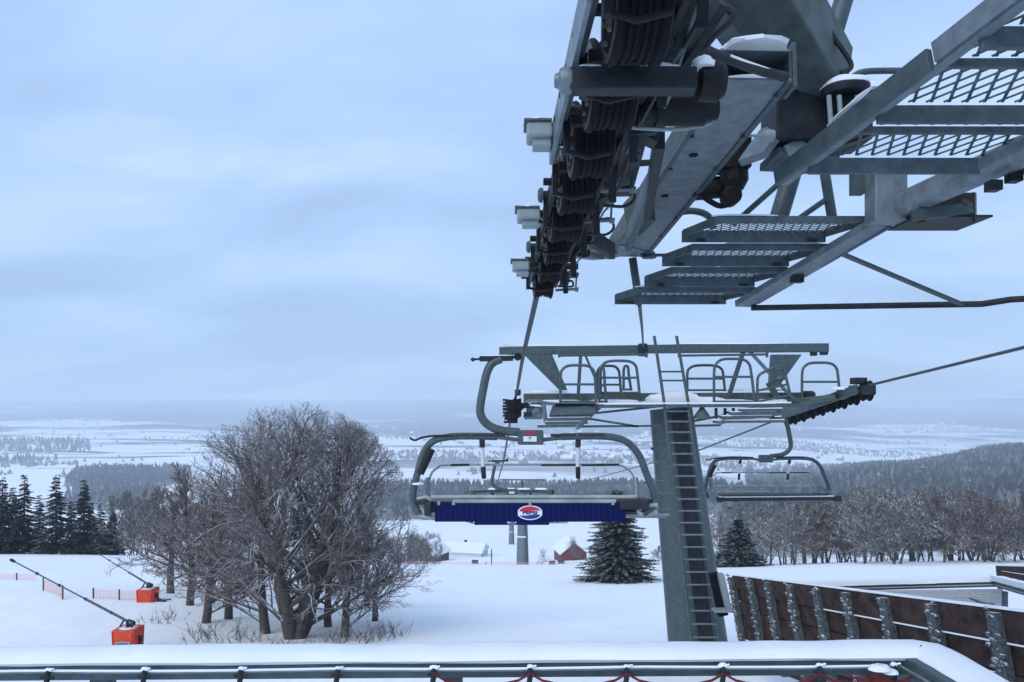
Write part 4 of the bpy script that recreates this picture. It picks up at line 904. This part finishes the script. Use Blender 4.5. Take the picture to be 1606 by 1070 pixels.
# ------------------------------------------------------------------ snow lances
def lance(u, Y, wpx, hpx, tip, label, plate):
    b = G(u, Y); t = thing('snow_lance', label, 'snow lance', b)
    k = Y/F; w_, h_ = wpx*k, hpx*k
    z0 = b.z-.05
    A = [b+Vector((x*w_/2*.93, y*w_/2*.93, -.05)) for x, y in ((-1, -1), (1, -1), (1, 1), (-1, 1))]
    B = [b+Vector((x*w_/2, y*w_/2, h_)) for x, y in ((-1, -1), (1, -1), (1, 1), (-1, 1))]
    pd = MB().hexa(A, B).build('padding', 'orange', t, bevel=.05*w_)
    MB().lump(b+Vector((0, 0, h_-.01)), (w_*.8, w_*.8, .02)).build('snow_cap', 'snow', pd, True)
    m = MB()
    for s in (-1, 1): m.bar(b+Vector((s*w_*.40, -w_*.505, 0.05)), b+Vector((s*w_*.42, -w_*.515, h_*.95)), .02, .02)
    m.build('seam', 'logo_red', pd)
    if plate:
        q = MB().box(b+Vector((.02, -w_*.5-.012, h_*.42)), (w_*.62, .012, h_*.22)).build('name_plate', 'plastic_grey', pd)
        m = MB(); x = -w_*.24
        while x < w_*.24: m.box(b+Vector((.02+x, -w_*.5-.02, h_*.42)), (w_*.035, .006, h_*.09)); x += w_*.055
        m.build('faded_lettering', 'steel', q)
    top = b+Vector((-.02, 0, h_)); hd = top+Vector((0, 0, .20))
    tr = MB().tube([top, hd], .05, 8).tube([top+Vector((-w_*.35, 0, 0)), hd+Vector((-.12, 0, .02))], .03, 8).tube([top+Vector((w_*.2, 0, 0)), hd], .03, 8).lathe(hd+Vector((.08, 0, -.03)), (1, 0, -.4), [(-.1, .05), (-.08, .075), (.12, .08), (.16, .05)], 12).build('pivot_stand', 'steel_dark', t, True)
    T_ = tip; d = T_-hd
    po = MB().tube([hd-d.normalized()*.25, hd+d*.33], .042, 10).tube([hd+d*.33, hd+d*.97], .024, 10).build('pole', 'steel', t, True)
    MB().lathe(hd+d*.985, d, [(-.18, .03), (-.1, .055), (.1, .055), (.14, .03)], 10).build('nozzle_head', 'steel_dark', po, True)
    m = MB()
    for f in (.12, .33, .55, .75): m.lathe(hd+d*f, d, [(-.04, .03), (-.03, .05), (.03, .05), (.04, .03)], 10)
    m.build('collar', 'steel_dark', po, True)
    e1 = G(u+wpx*.9, Y)+Vector((0, 0, .03))
    hs = MB().tube(curve_pts([b+Vector((w_*.5, 0, h_*.35)), b+Vector((w_*.62, 0, .12)), b+Vector((w_*.9, 0, .04)), b+Vector((w_*1.4, 0, .08))], 5), [.03]*16, 8).build('hose', 'black', t, True)
    MB().box(b+Vector((w_*.53, 0, h_*.5)), (.10, .12, .16)).lump(b+Vector((w_*.85, -.05, -.01)), (.42, .2, .09)).build('hose_coupling', 'black', hs, bevel=.02)
lance(201, 24.0, 36, 35, P(17, 878, 27.5), 'orange padded snow lance with a name plate, nearest to the front railing on the left', True)
lance(232, 33.0, 26, 20, P(155, 869, 40.0), 'smaller orange padded snow lance beside the bare trees, up the left slope', False)
def net_run(u0, u1, Y0, Y1, h, posts, label, m_='net_orange', dens=.18):
    a, b_ = G(u0, Y0), G(u1, Y1); t = thing('safety_net', label, 'safety net', a)
    L_ = (b_-a).length; m = MB(); n = max(3, int(L_/dens)); rows = 6
    def q(s, z): p = a.lerp(b_, s); return Vector((p.x, p.y, gz(p.x, p.y)+.08+z))
    for r in range(rows+1): m.tube([q(k/8, h*r/rows) for k in range(9)], .010 if r in (0, rows) else .006, 4)
    for k in range(n+1): m.tube([q(k/n, 0), q(k/n, h)], .006, 4)
    m.build('mesh', m_, t)
    for s in posts: MB().tube([q(s, -.2), q(s, h+.08)], .035, 6).build('post', 'rust', t, True)
net_run(145, 222, 33.5, 33.0, .30, (.02, .55), 'short pale orange safety net left of the smaller snow lance')
net_run(-40, 55, 41, 40.5, .22, (.7,), 'short pale orange safety net at the left edge of the slope')
net_run(68, 100, 36, 33, .45, (.0, .95), 'tiny orange net piece crossing under the long pole of the nearer lance')
net_run(640, 1045, 88, 88.5, .20, (.1, .3, .5, .7, .9), 'long thin pale orange net along the edge of the slope below the banner chair', dens=.5)

# ------------------------------------------------------------------ trees
def tubes_mesh(segs, sides):
    """segs: list of (p0, p1, r0, r1) arrays -> verts, quads; fast numpy"""
    P0 = np.array([s[0] for s in segs]); P1 = np.array([s[1] for s in segs]); r0 = np.array([s[2] for s in segs])[:, None]; r1 = np.array([s[3] for s in segs])[:, None]
    D = P1-P0; D /= np.linalg.norm(D, axis=1, keepdims=True)+1e-9
    ref = np.where(np.abs(D[:, 2:3]) > .9, np.array([[1., 0, 0]]), np.array([[0, 0, 1.]])); A = np.cross(D, ref); A /= np.linalg.norm(A, axis=1, keepdims=True)+1e-9; B = np.cross(D, A)
    vs_ = []
    ph = -math.pi/6 if sides == 3 else (math.pi/4 if sides == 4 else 0)
    for j in range(sides):
        t = 2*math.pi*j/sides+ph; vs_.append(P0+(A*math.cos(t)+B*math.sin(t))*r0)
    for j in range(sides):
        t = 2*math.pi*j/sides+ph; vs_.append(P1+(A*math.cos(t)+B*math.sin(t))*r1)
    V = np.stack(vs_, 1); n = len(segs); base = (np.arange(n)*2*sides)[:, None]; F_ = []
    for j in range(sides): F_.append(np.concatenate([base+j, base+(j+1) % sides, base+sides+(j+1) % sides, base+sides+j], 1))
    return V.reshape(-1, 3), np.stack(F_, 1).reshape(-1, 4)
def merge(parts):
    V = []; F_ = []; k = 0
    for v, f in parts: V.append(v); F_.append(f+k); k += len(v)
    return np.concatenate(V), np.concatenate(F_)
def unit(v): return v/(np.linalg.norm(v)+1e-9)
def bare_tree(seed, H, spread, levels=4, trunk_r=.2, fork=.12, limbs=12, dens=1.0, tw=.008, droop=0.0, multi=1, dome=None, tilt=.22):
    r = np.random.RandomState(seed); trunk = []; big = []; twigs = []
    def grow(p, d, L_, rad, lev, up):
        n = {0: 7, 1: 6, 2: 5, 3: 3, 4: 2}[lev]; pts = [p]; q = p; dd = d
        for i in range(n):
            dd = unit(dd+r.normal(0, (.07, .07, .15, .22, .28)[lev], 3)+np.array([0, 0, up])); q = q+dd*L_/n
            if dome is not None and i > 0:
                e = ((q[0]**2+q[1]**2)/dome[0]**2+((q[2]-dome[1])/(dome[2] if q[2] > dome[1] else dome[3]))**2)**.5
                if e > (.97+.06*r.rand() if lev > 1 else .80+.2*r.rand()): break
            pts.append(q)
        n = len(pts)-1
        if n < 1: return
        rs = [max(tw*.6, rad*(1-.8*i/n)) for i in range(n+1)]
        for i in range(n):
            seg = (pts[i], pts[i+1], rs[i], rs[i+1]); (trunk if lev <= 1 else big if lev <= 2 else twigs).append(seg)
        if lev >= levels: return
        nch = {0: limbs, 1: int(9*dens), 2: int(7*dens), 3: int(4*dens)}[lev]
        for c in range(nch):
            f = fork+(1-fork)*((c+r.rand())/nch) if lev == 0 else .18+.82*((c+r.rand())/nch)
            i = min(int(f*n), n-1); b = pts[i]+(pts[i+1]-pts[i])*(f*n-i); par = unit(pts[i+1]-pts[i])
            a = r.rand()*2*math.pi
            o = unit(np.cross(par, np.array([math.cos(a), math.sin(a), .3])))
            if lev == 0:
                el = .25+1.0*f+r.normal(0, .12); dr = unit(np.array([math.cos(a)*math.cos(el), math.sin(a)*math.cos(el), math.sin(el)-droop*(1-f)]))
                # length to meet a domed crown
                cl = spread*((.62+.38*math.sin(math.pi*min(1, .25+f*.75)))*(1-.25*f) if dome is None else 1.0)*r.uniform(.8, 1.1)
                grow(b, dr, cl, rad*.42*(1-.5*f), 1, .05)
            else:
                ang = r.uniform(.45, .95); dr = unit(par*math.cos(ang)+o*math.sin(ang)); grow(b, dr, L_*r.uniform(.32, .55)*(1.1-.4*f), max(tw, rad*.38), lev+1, .04 if lev < 3 else .0)
    for k in range(multi):
        a = (k+.5*r.rand())*6.28/multi; grow(np.array([math.cos(a)*.1*(multi > 1), math.sin(a)*.1*(multi > 1), -.3]), unit(np.array([math.cos(a)*tilt*(multi > 1), math.sin(a)*tilt*(multi > 1), 1.])), H*(.82 if multi == 1 else r.uniform(.7, .85)), trunk_r/(1 if multi == 1 else 1.4), 0, .03)
    return tubes_mesh(trunk, 7), merge([tubes_mesh(big, 4), tubes_mesh(twigs, 3)])
def place_tree(tm, bm, loc, label, cat, group, rot=0, sc_=(1, 1, 1), name='bare_tree', crown='crown'):
    t = thing(name, label, cat, loc, group); t.rotation_euler = (0, 0, rot); t.scale = sc_
    for nm, me in (('trunk', tm), (crown, bm)):
        o = bpy.data.objects.new(nm, me); C.objects.link(o); o.parent = t
    return t
def mk(seed, tmat, cmat, **k):
    (a, b_) = bare_tree(seed, **k); return np_mesh('trunk', a[0], a[1], tmat), np_mesh('crown', b_[0], b_[1], cmat)
big = mk(11, 'bark', 'twig', H=8.0, spread=5.2, trunk_r=.34, fork=.09, limbs=13, dens=1.22, tw=.0060, multi=4, dome=(4.3, 3.1, 4.9, 3.0), tilt=.36)
smA = mk(12, 'bark', 'twig_red', H=6.2, spread=3.0, trunk_r=.16, fork=.12, limbs=16, dens=1.1, tw=.009)
smB = mk(13, 'bark', 'twig_red', H=5.6, spread=2.8, trunk_r=.15, fork=.18, limbs=14, dens=1.1, tw=.009)
g1 = 'bare trees clustered on the left slope'
place_tree(*big, G(460, 26), 'largest bare broadleaf tree with snowy branches and thick trunk, centre of the left cluster', 'tree', g1, .4)
cl = [(418, 27, 'bare tree with slanting trunk close to the left of the thickest trunk', smA, .85, 1.2, .9), (358, 30, 'bare reddish tree left of the slanting trunk in the cluster', smB, 2.1, 1.2, 1.0), (297, 32.5, 'leftmost bare reddish tree of the cluster by the small orange lance', smA, 3.3, 1.15, .95),
      (515, 28.5, 'bare tree right behind the thickest trunk of the cluster', smB, 4.2, 1.1, .95), (540, 26.2, 'rightmost near bare tree of the cluster with low sweeping twigs', smA, 5.1, 1.05, .66), (330, 40, 'bare reddish tree at the back left of the cluster', smB, 1.0, 1.3, 1.1), (575, 34, 'bare tree at the back right edge of the cluster', smB, .3, 1.0, .8), (400, 36, 'bare tree at the back centre of the cluster', smA, .9, 1.4, 1.1),
      (268, 36, 'outermost low reddish tree at the left end of the cluster', smB, 2.9, 1.3, .95), (322, 29, 'low reddish tree just right of the leftmost tree of the cluster', smA, 4.4, 1.15, .8), (588, 30, 'lowest spreading bare tree at the right end of the cluster', smB, 1.9, .9, .6)]
for (u, Y, lb, ms_, rot, sx, sz) in cl: place_tree(ms_[0], ms_[1], G(u, Y), lb, 'tree', g1, rot, (sx, sx, sz))
# low scrub under the cluster
def scrub(seed, n, H):
    r = np.random.RandomState(seed); segs = []
    for i in range(n):
        p = np.array([r.normal(0, .5), r.normal(0, .4), -.05]); d = unit(np.array([r.normal(0, .6), r.normal(0, .5), 1])); L_ = H*r.uniform(.5, 1)
        q = p+d*L_*.5; e = q+unit(d+r.normal(0, .3, 3))*L_*.5; segs += [(p, q, .012, .008), (q, e, .008, .004)]
        for k in range(4):
            b = p+(q-p)*r.uniform(.4, 1); segs.append((b, b+unit(d+r.normal(0, .6, 3))*L_*.35, .006, .003))
    v, f = tubes_mesh(segs, 3); return np_mesh('stems', v, f, 'twig')
sm_ = [scrub(s, 22, .75) for s in (1, 2)]
for i, (u, Y, s) in enumerate(((350, 25.5, 1.1), (385, 25, .9), (560, 25, 1.0), (585, 26, 1.1), (610, 26.5, .8), (500, 25, .6), (325, 27, .8), (440, 24.6, .6), (250, 29, .8), (530, 25.2, .7))):
    o = bpy.data.objects.new('shrub', sm_[i % 2]); C.objects.link(o); o.location = G(u, Y); o.rotation_euler = (0, 0, i*1.3); o.scale = (s*1.3, s, s)
    tag(o, 'leafless shrub of thin stems poking from the snow under the bare tree cluster', 'shrub', 'shrubs below the left tree cluster')

def conifer(seed, H, Rr, step=.22, boughs=9, sprays=9, mat_='needle', sag=.35, nw=.10, lv=.7, pw=.85):
    r = np.random.RandomState(seed); V = []; F_ = []; k = 0
    z = H*.06
    while z < H*.985:
        f = z/H; L_ = Rr*(1-f)**pw*r.uniform(.85, 1.1)+.06
        nb = max(4, int(boughs*(1-.4*f)))
        for b in range(nb):
            a = r.rand()*6.283; ca, sa = math.cos(a), math.sin(a); Lb = L_*r.uniform(lv, 1.15); zz = z+r.uniform(-step/2, step/2)
            m_ = sprays if Lb > .5 else max(4, sprays//2)
            w0 = nw*(.6+.8*Lb/Rr)
            for s in range(m_):
                t = (s+.5)/m_; px = Lb*t; pz = zz-sag*Lb*t+.25*sag*Lb*t*t*1.6+(.15*Lb*t if f > .8 else 0)
                for side in (-1, 1):
                    lw = w0*(1.25-t)*r.uniform(1.2, 2.6); bx = px+lw*.6; by = side*lw
                    p0 = (px-.03*Lb, 0, pz); p1 = (px+.10*Lb, 0, pz-.01); p2 = (bx+.06, by, pz-lw*.45*r.uniform(.4, 1.4)); p3 = (bx-.05, by*.8, pz-lw*.6)
                    for q in (p0, p1, p2, p3): V.append((q[0]*ca-q[1]*sa, q[0]*sa+q[1]*ca, q[2]))
                    F_.append((k, k+1, k+2, k+3) if side == 1 else (k+3, k+2, k+1, k)); k += 4
        z += step*r.uniform(.8, 1.2)*(1-.35*f)
    return np_mesh('crown', np.array(V), np.array(F_), mat_)
def trunk_mesh(H, r): v, f = tubes_mesh([(np.array([0, 0, -.4]), np.array([0, 0, H*.5]), r, r*.6), (np.array([0, 0, H*.5]), np.array([0, 0, H*.99]), r*.6, .015)], 8); return np_mesh('trunk', v, f, 'bark')
cA = conifer(21, 7.6, 2.8, .19, 17, 11, 'needle', .42, .17, .6, .6); cAt = trunk_mesh(7.6, .17)
place_tree(cAt, cA, G(968, 56), 'snow-dusted spruce standing directly left of the second tower mast', 'tree', 'spruces near the lift line', 0, (1.15, 1.1, .90), 'spruce_tree')
cB = conifer(22, 4.6, 2.5, .15, 20, 10, 'needle', .30, .17, .65, .68); cBt = trunk_mesh(4.3, .14)
place_tree(cBt, cB, G(1158, 72), 'low broad snow-dusted spruce right of the second tower mast', 'tree', 'spruces near the lift line', 0, (1.2, 1.2, .98), 'spruce_tree')
cF = [conifer(30+i, 7.5, 2.6, .34, 11, 8, 'needle_far', .45, .15, .5) for i in range(3)]; cFt = trunk_mesh(7.5, .15)
row = [(-30, 74, 1.0), (4, 73, .98), (38, 74, 1.02), (20, 78, .93), (88, 73, 1.02), (62, 80, .85), (132, 74, .98), (112, 80, .8), (158, 78, .72), (178, 76, .62), (-70, 76, 1.05), (172, 84, .6), (143, 80, .78)]
lbs = {-30: 'dark spruce cut by the left photo edge', 4: 'second dark spruce from the left photo edge, in the front of the row', 38: 'dark spruce left of the narrow gap beside the full-crowned spruce', 158: 'low dark spruce next to last at the right end of the left row', 88: 'dark spruce standing clear with a full crown, mid row at the left', 132: 'dark pointed spruce to the right of the spruce with the full crown', 178: 'shortest dark spruce at the right end of the left row'}
for i, (u, Y, s) in enumerate(row):
    place_tree(cFt, cF[i % 3], G(u, Y), lbs.get(u, 'dark spruce packed in the row at the left edge of the slope'), 'tree', 'dark spruces in a row at the left', i*1.7, (s*1.05, s*1.05, s), 'spruce_tree')
# bare trees right of the row, and the birch wood on the right
wd = [mk(40+i, 'bark', ('twig_far', 'twig_red', 'twig_olive', 'twig_far')[i], H=6.4, spread=3.0, trunk_r=.10, fork=.16, limbs=13, dens=1.0, levels=3, tw=.018, multi=(1, 2, 2, 1)[i]) for i in range(4)]
for i, (u, Y, s) in enumerate(((195, 80, 1.1), (212, 86, 1.35), (232, 78, 1.0), (186, 90, 1.2), (205, 76, .8), (250, 82, .9), (226, 92, 1.4), (268, 80, .9))):
    place_tree(*wd[i % 4], G(u, Y), 'thin leafless tree in the gap between the dark spruces and the big bare cluster', 'tree', 'thin bare trees beside the spruce row', i*2.1, (s*.9, s*.9, s))
r = np.random.RandomState(5); cnt = 0
for i in range(34):      # front row of the wood
    u = 1195+i*13.5+r.uniform(-6, 6); Y = r.uniform(72, 84)
    if 1250 < u < 1335 and Y < 80: Y += 14
    s = r.uniform(.85, 1.55); place_tree(*wd[r.randint(4)], G(u, Y), 'leafless tree with snowy twigs in the front of the wood beyond the right railing', 'tree', 'front trees of the right wood', r.rand()*6, (s*1.25, s*1.1, s*r.uniform(.65, .88)))
for i in range(130):     # deeper wood
    Y = 84+r.rand()**1.4*150; u = r.uniform(1120, 1690)
    if Y < 100 and u < 1190: continue
    s = r.uniform(.9, 1.4)*(1+max(0, Y-150)/500); place_tree(*wd[r.randint(4)], G(u, Y), 'leafless tree deep in the brown wood on the right', 'tree', 'trees deep in the right wood', r.rand()*6, (s*1.1, s*1.1, s))
for i in range(30):      # scrubby trees round the houses and behind the slope edge
    u = r.choice([r.uniform(600, 700), r.uniform(890, 1040), r.uniform(620, 690)]); Y = r.uniform(105, 190); s = r.uniform(.5, .85)
    place_tree(*wd[r.randint(4)], G(u, Y), 'small leafless tree or bush near the snowy houses below the slope', 'tree', 'small trees around the houses', r.rand()*6, (s, s, s))
o = place_tree(*wd[0], G(851, 118), 'small lone bare tree on the snow right of the third tower', 'tree', None, 1, (.42, .42, .52))

# forests: one mass per wood, made of many small tree shapes
def forest(name, label, pts, hs, m_='needle_mass', wr=.30, seed=1):
    r = np.random.RandomState(seed); n = len(pts); pts = np.array(pts); hs = np.array(hs)
    k = 5; tiers = 3; V = []; F_ = []; b0 = 0
    ang = r.rand(n)*6.28; wv = hs*wr*r.uniform(.7, 1.3, n)
    for t in range(tiers):
        z0 = hs*(.05+.27*t); z1 = hs*(.50+.25*t); rad = wv*(1-.27*t)
        ring = np.stack([np.stack([pts[:, 0]+np.cos(ang+j*2*math.pi/k)*rad*r.uniform(.6, 1.2, n), pts[:, 1]+np.sin(ang+j*2*math.pi/k)*rad, pts[:, 2]+z0*r.uniform(.7, 1.3, n)], 1) for j in range(k)], 1)
        ap = np.stack([pts[:, 0], pts[:, 1], pts[:, 2]+z1], 1)[:, None, :]
        V.append(np.concatenate([ring, ap], 1).reshape(-1, 3)); base = (np.arange(n)*(k+1))[:, None]+b0
        for j in range(k): F_.append(np.concatenate([base+j, base+(j+1) % k, base+k], 1))
        b0 += n*(k+1)
    o = bpy.data.objects.new(name, np_mesh(name, np.concatenate(V), np.concatenate(F_), m_)); C.objects.link(o); return tag(o, label, None, None, 'stuff')
def scatter(n, u0, u1, Y0, Y1, seed, h, mask=None, power=1.0):
    r = np.random.RandomState(seed); u = r.uniform(u0, u1, n); Y = Y0+(Y1-Y0)*r.rand(n)**power; x = (u-CU)/F*Y
    if mask is not None:
        k = mask(x, Y, u, r); x, Y = x[k], Y[k]
    z = ground_z(x, Y); return np.stack([x, Y, z], 1), h*r.uniform(.6, 1.25, len(x))
# hillside wood on the right
mk1 = lambda x, Y, u, r: (fbm(x, Y, 140.0, 8) > .34+.15*(Y < 320)) & (u > 1130+(Y > 700)*40)
p, h = scatter(9000, 1090, 1760, 230, 1450, 1, 11, mk1, .8)
tag(forest('hillside_forest', 'dark snowy conifer wood covering the hillside on the right', p, h, seed=1), cat='forest')
# wood beyond the houses
p, h = scatter(5200, 560, 1140, 420, 900, 2, 12, lambda x, Y, u, r: (fbm(x, Y, 160.0, 11) > .36) | (Y > 640), .7)
tag(forest('valley_forest', 'blue-grey conifer wood across the valley behind the banner chair', p, h, seed=2), cat='forest')
p, h = scatter(3800, 90, 300, 650, 1300, 3, 13, lambda x, Y, u, r: fbm(x, Y, 260.0, 12) > .22+np.abs(u-195)/230+r.rand(len(x))*.2)
tag(forest('misty_forest', 'misty conifer wood below the fields behind the left spruces', p, h, seed=3), cat='forest')
p, h = scatter(1500, -250, 140, 1500, 2300, 13, 14, lambda x, Y, u, r: fbm(x, Y, 300.0, 2) > .40+r.rand(len(x))*.1)
tag(forest('far_left_forest', 'pale misty wood on the far left hillside', p, h, seed=13), cat='forest')
def mfar(x, Y, u, r):
    lines = np.abs((fbm(x, Y, 420.0, 21, 2)*5) % 1-.5) < .022
    return (lines & (Y > 1150)) | (fbm(x, Y*1.4, 650.0, 22) > .60+.07*(u < 600)-.06*((u > 650) & (u < 1300) & (Y < 3200)))
p, h = scatter(30000, -250, 1850, 1050, 5200, 4, 8, mfar, 1.0)
tag(forest('far_hedgerows', 'hedgerows and copses scattered over the far snowy plain', p, h, seed=4, wr=.6), cat='trees')
# ------------------------------------------------------------------ houses
def house(name, label, u, Y, w_, dep, hw, hr, wall, rot=0, group=None, chimney=False, snow_t=.35, wins=2):
    b = G(u, Y); t = thing(name, label, 'house' if 'barn' not in name else 'barn', b, group)
    x, y = w_/2, dep/2; Rz = Matrix.Rotation(rot, 3, 'Z')
    def V(a, c, z): return b+Rz @ Vector((a, c, z))
    m = MB(); m.add([V(-x, -y, -1.5), V(x, -y, -1.5), V(x, y, -1.5), V(-x, y, -1.5), V(-x, -y, hw), V(x, -y, hw), V(x, y, hw), V(-x, y, hw), V(0, -y, hw+hr), V(0, y, hw+hr)], [(0, 1, 5, 8, 4), (2, 3, 7, 9, 6), (1, 2, 6, 5), (3, 0, 4, 7), (3, 2, 1, 0)])
    wl = m.build('wall', wall, t)
    m = MB(); ov = .4
    for s in (-1, 1):
        e0, e1 = V(s*(x+ov), -y-ov, hw-ov*hr/x), V(s*(x+ov), y+ov, hw-ov*hr/x); r0, r1 = V(0, -y-ov, hw+hr), V(0, y+ov, hw+hr)
        A = [e0, e1, r1, r0]; A = A if s == 1 else A[::-1]; m.hexa([p+Vector((0, 0, .02)) for p in A], [p+Vector((0, 0, snow_t)) for p in A])
    rf = m.build('roof', 'snow', t, bevel=.08)
    if chimney: MB().box(V(x*.4, 0, hw+hr*.9), (.6, .6, 1.3)).build('chimney', 'cabin_dark', rf)
    for k in range(wins):
        xx = -x*.5+k*x*1.0/(max(1, wins-1)) if wins > 1 else 0
        f = MB().bar(V(xx-.45, -y-.03, hw*.5), V(xx+.45, -y-.03, hw*.5), .06, 1.0).build('window', 'white', t); MB().bar(V(xx-.33, -y-.07, hw*.5), V(xx+.33, -y-.07, hw*.5), .04, .75).build('pane', 'glass', f)
    return t
house('barn', 'dark red barn with snowy gable roof on the snow right of the third tower', 894, 150, 4.9, 7, 2.0, 1.9, 'barn_red', .15, wins=0)
house('cabin', 'small dark cabin with snowy roof at the right edge of the bare tree cluster', 672, 150, 5.6, 7, 1.6, 2.0, 'cabin_dark', -.35, wins=0)
b = house('long_house', 'long pale snow-covered house right of the small dark cabin', 728, 165, 6, 9, 1.3, 1.3, 'render_white', 1.35, chimney=True)
for (u, v_, Y) in ((745, 862, 140), (880, 872, 135), (866, 874, 132)):
    o = MB().bar(G(u-5, Y)+Vector((0, 0, .3)), G(u+5, Y)+Vector((0, 0, .3)), .9, .7).build('log_pile', 'cabin_dark', None, bevel=.1); tag(o, {745: 'small dark log pile on snow left of the third tower', 880: 'right one of two dark log piles in front of the red barn', 866: 'left one of two dark log piles in front of the red barn'}[u], 'log pile')
pole = MB().tube([G(771, 130), G(771, 130)+Vector((0, 0, 3.0))], .09, 6).build('marker_pole', 'steel_dark', None); tag(pole, 'thin dark pole standing in the snow left of the third tower', 'pole')
# far village
hm = MB(); hm.add([(-5, -4, -2), (5, -4, -2), (5, 4, -2), (-5, 4, -2), (-5, -4, 5), (5, -4, 5), (5, 4, 5), (-5, 4, 5), (-5, 0, 8.5), (5, 0, 8.5)], [(0, 1, 5, 4), (2, 3, 7, 6), (1, 2, 6, 9, 5), (3, 0, 4, 8, 7), (3, 2, 1, 0)])
h0 = thing('house', 'tiny far house with snowy roof in the village on the plain', 'house', (0, 0, 0), 'far village houses on the plain')
hm.build('wall', 'house_wall', h0); hr_ = MB(); hr_.hexa([(-5.5, -4.6, 4.5), (5.5, -4.6, 4.5), (5.5, 0, 8.6), (-5.5, 0, 8.6)], [(-5.5, -4.6, 5.1), (5.5, -4.6, 5.1), (5.5, 0, 9.3), (-5.5, 0, 9.3)]); hr_.hexa([(-5.5, 0, 8.6), (5.5, 0, 8.6), (5.5, 4.6, 4.5), (-5.5, 4.6, 4.5)], [(-5.5, 0, 9.3), (5.5, 0, 9.3), (5.5, 4.6, 5.1), (-5.5, 4.6, 5.1)]); hr_.build('roof', 'snow', h0)
r = np.random.RandomState(9)
for i in range(170):
    o = h0 if i == 0 else copy_tree(h0)
    u = r.normal(900, 170) if i % 4 else r.uniform(1250, 1600); Y = r.uniform(1500, 4200) if i % 4 else r.uniform(3800, 6000)
    o.location = G(u, Y); o.rotation_euler = (0, 0, r.rand()*3.1); s = r.uniform(.9, 1.9); o.scale = (s, s, s)

# ------------------------------------------------------------------ haze
hz = MB().box((0, 4000, -110), (60000, 36000, 260)).build('haze', 'snow', None)
hm_ = bpy.data.materials.new('haze_air'); hm_.use_nodes = True; nt = hm_.node_tree; nt.nodes.clear()
vo = nt.nodes.new('ShaderNodeVolumePrincipled'); vo.inputs['Color'].default_value = (0.80, 0.88, 0.97, 1); vo.inputs['Density'].default_value = 3.1e-4; vo.inputs['Anisotropy'].default_value = 0.0
oo = nt.nodes.new('ShaderNodeOutputMaterial'); nt.links.new(vo.outputs[0], oo.inputs['Volume'])
hz.data.materials.clear(); hz.data.materials.append(hm_); tag(hz, 'thin cold blue winter haze filling the valley', None, None, 'stuff')
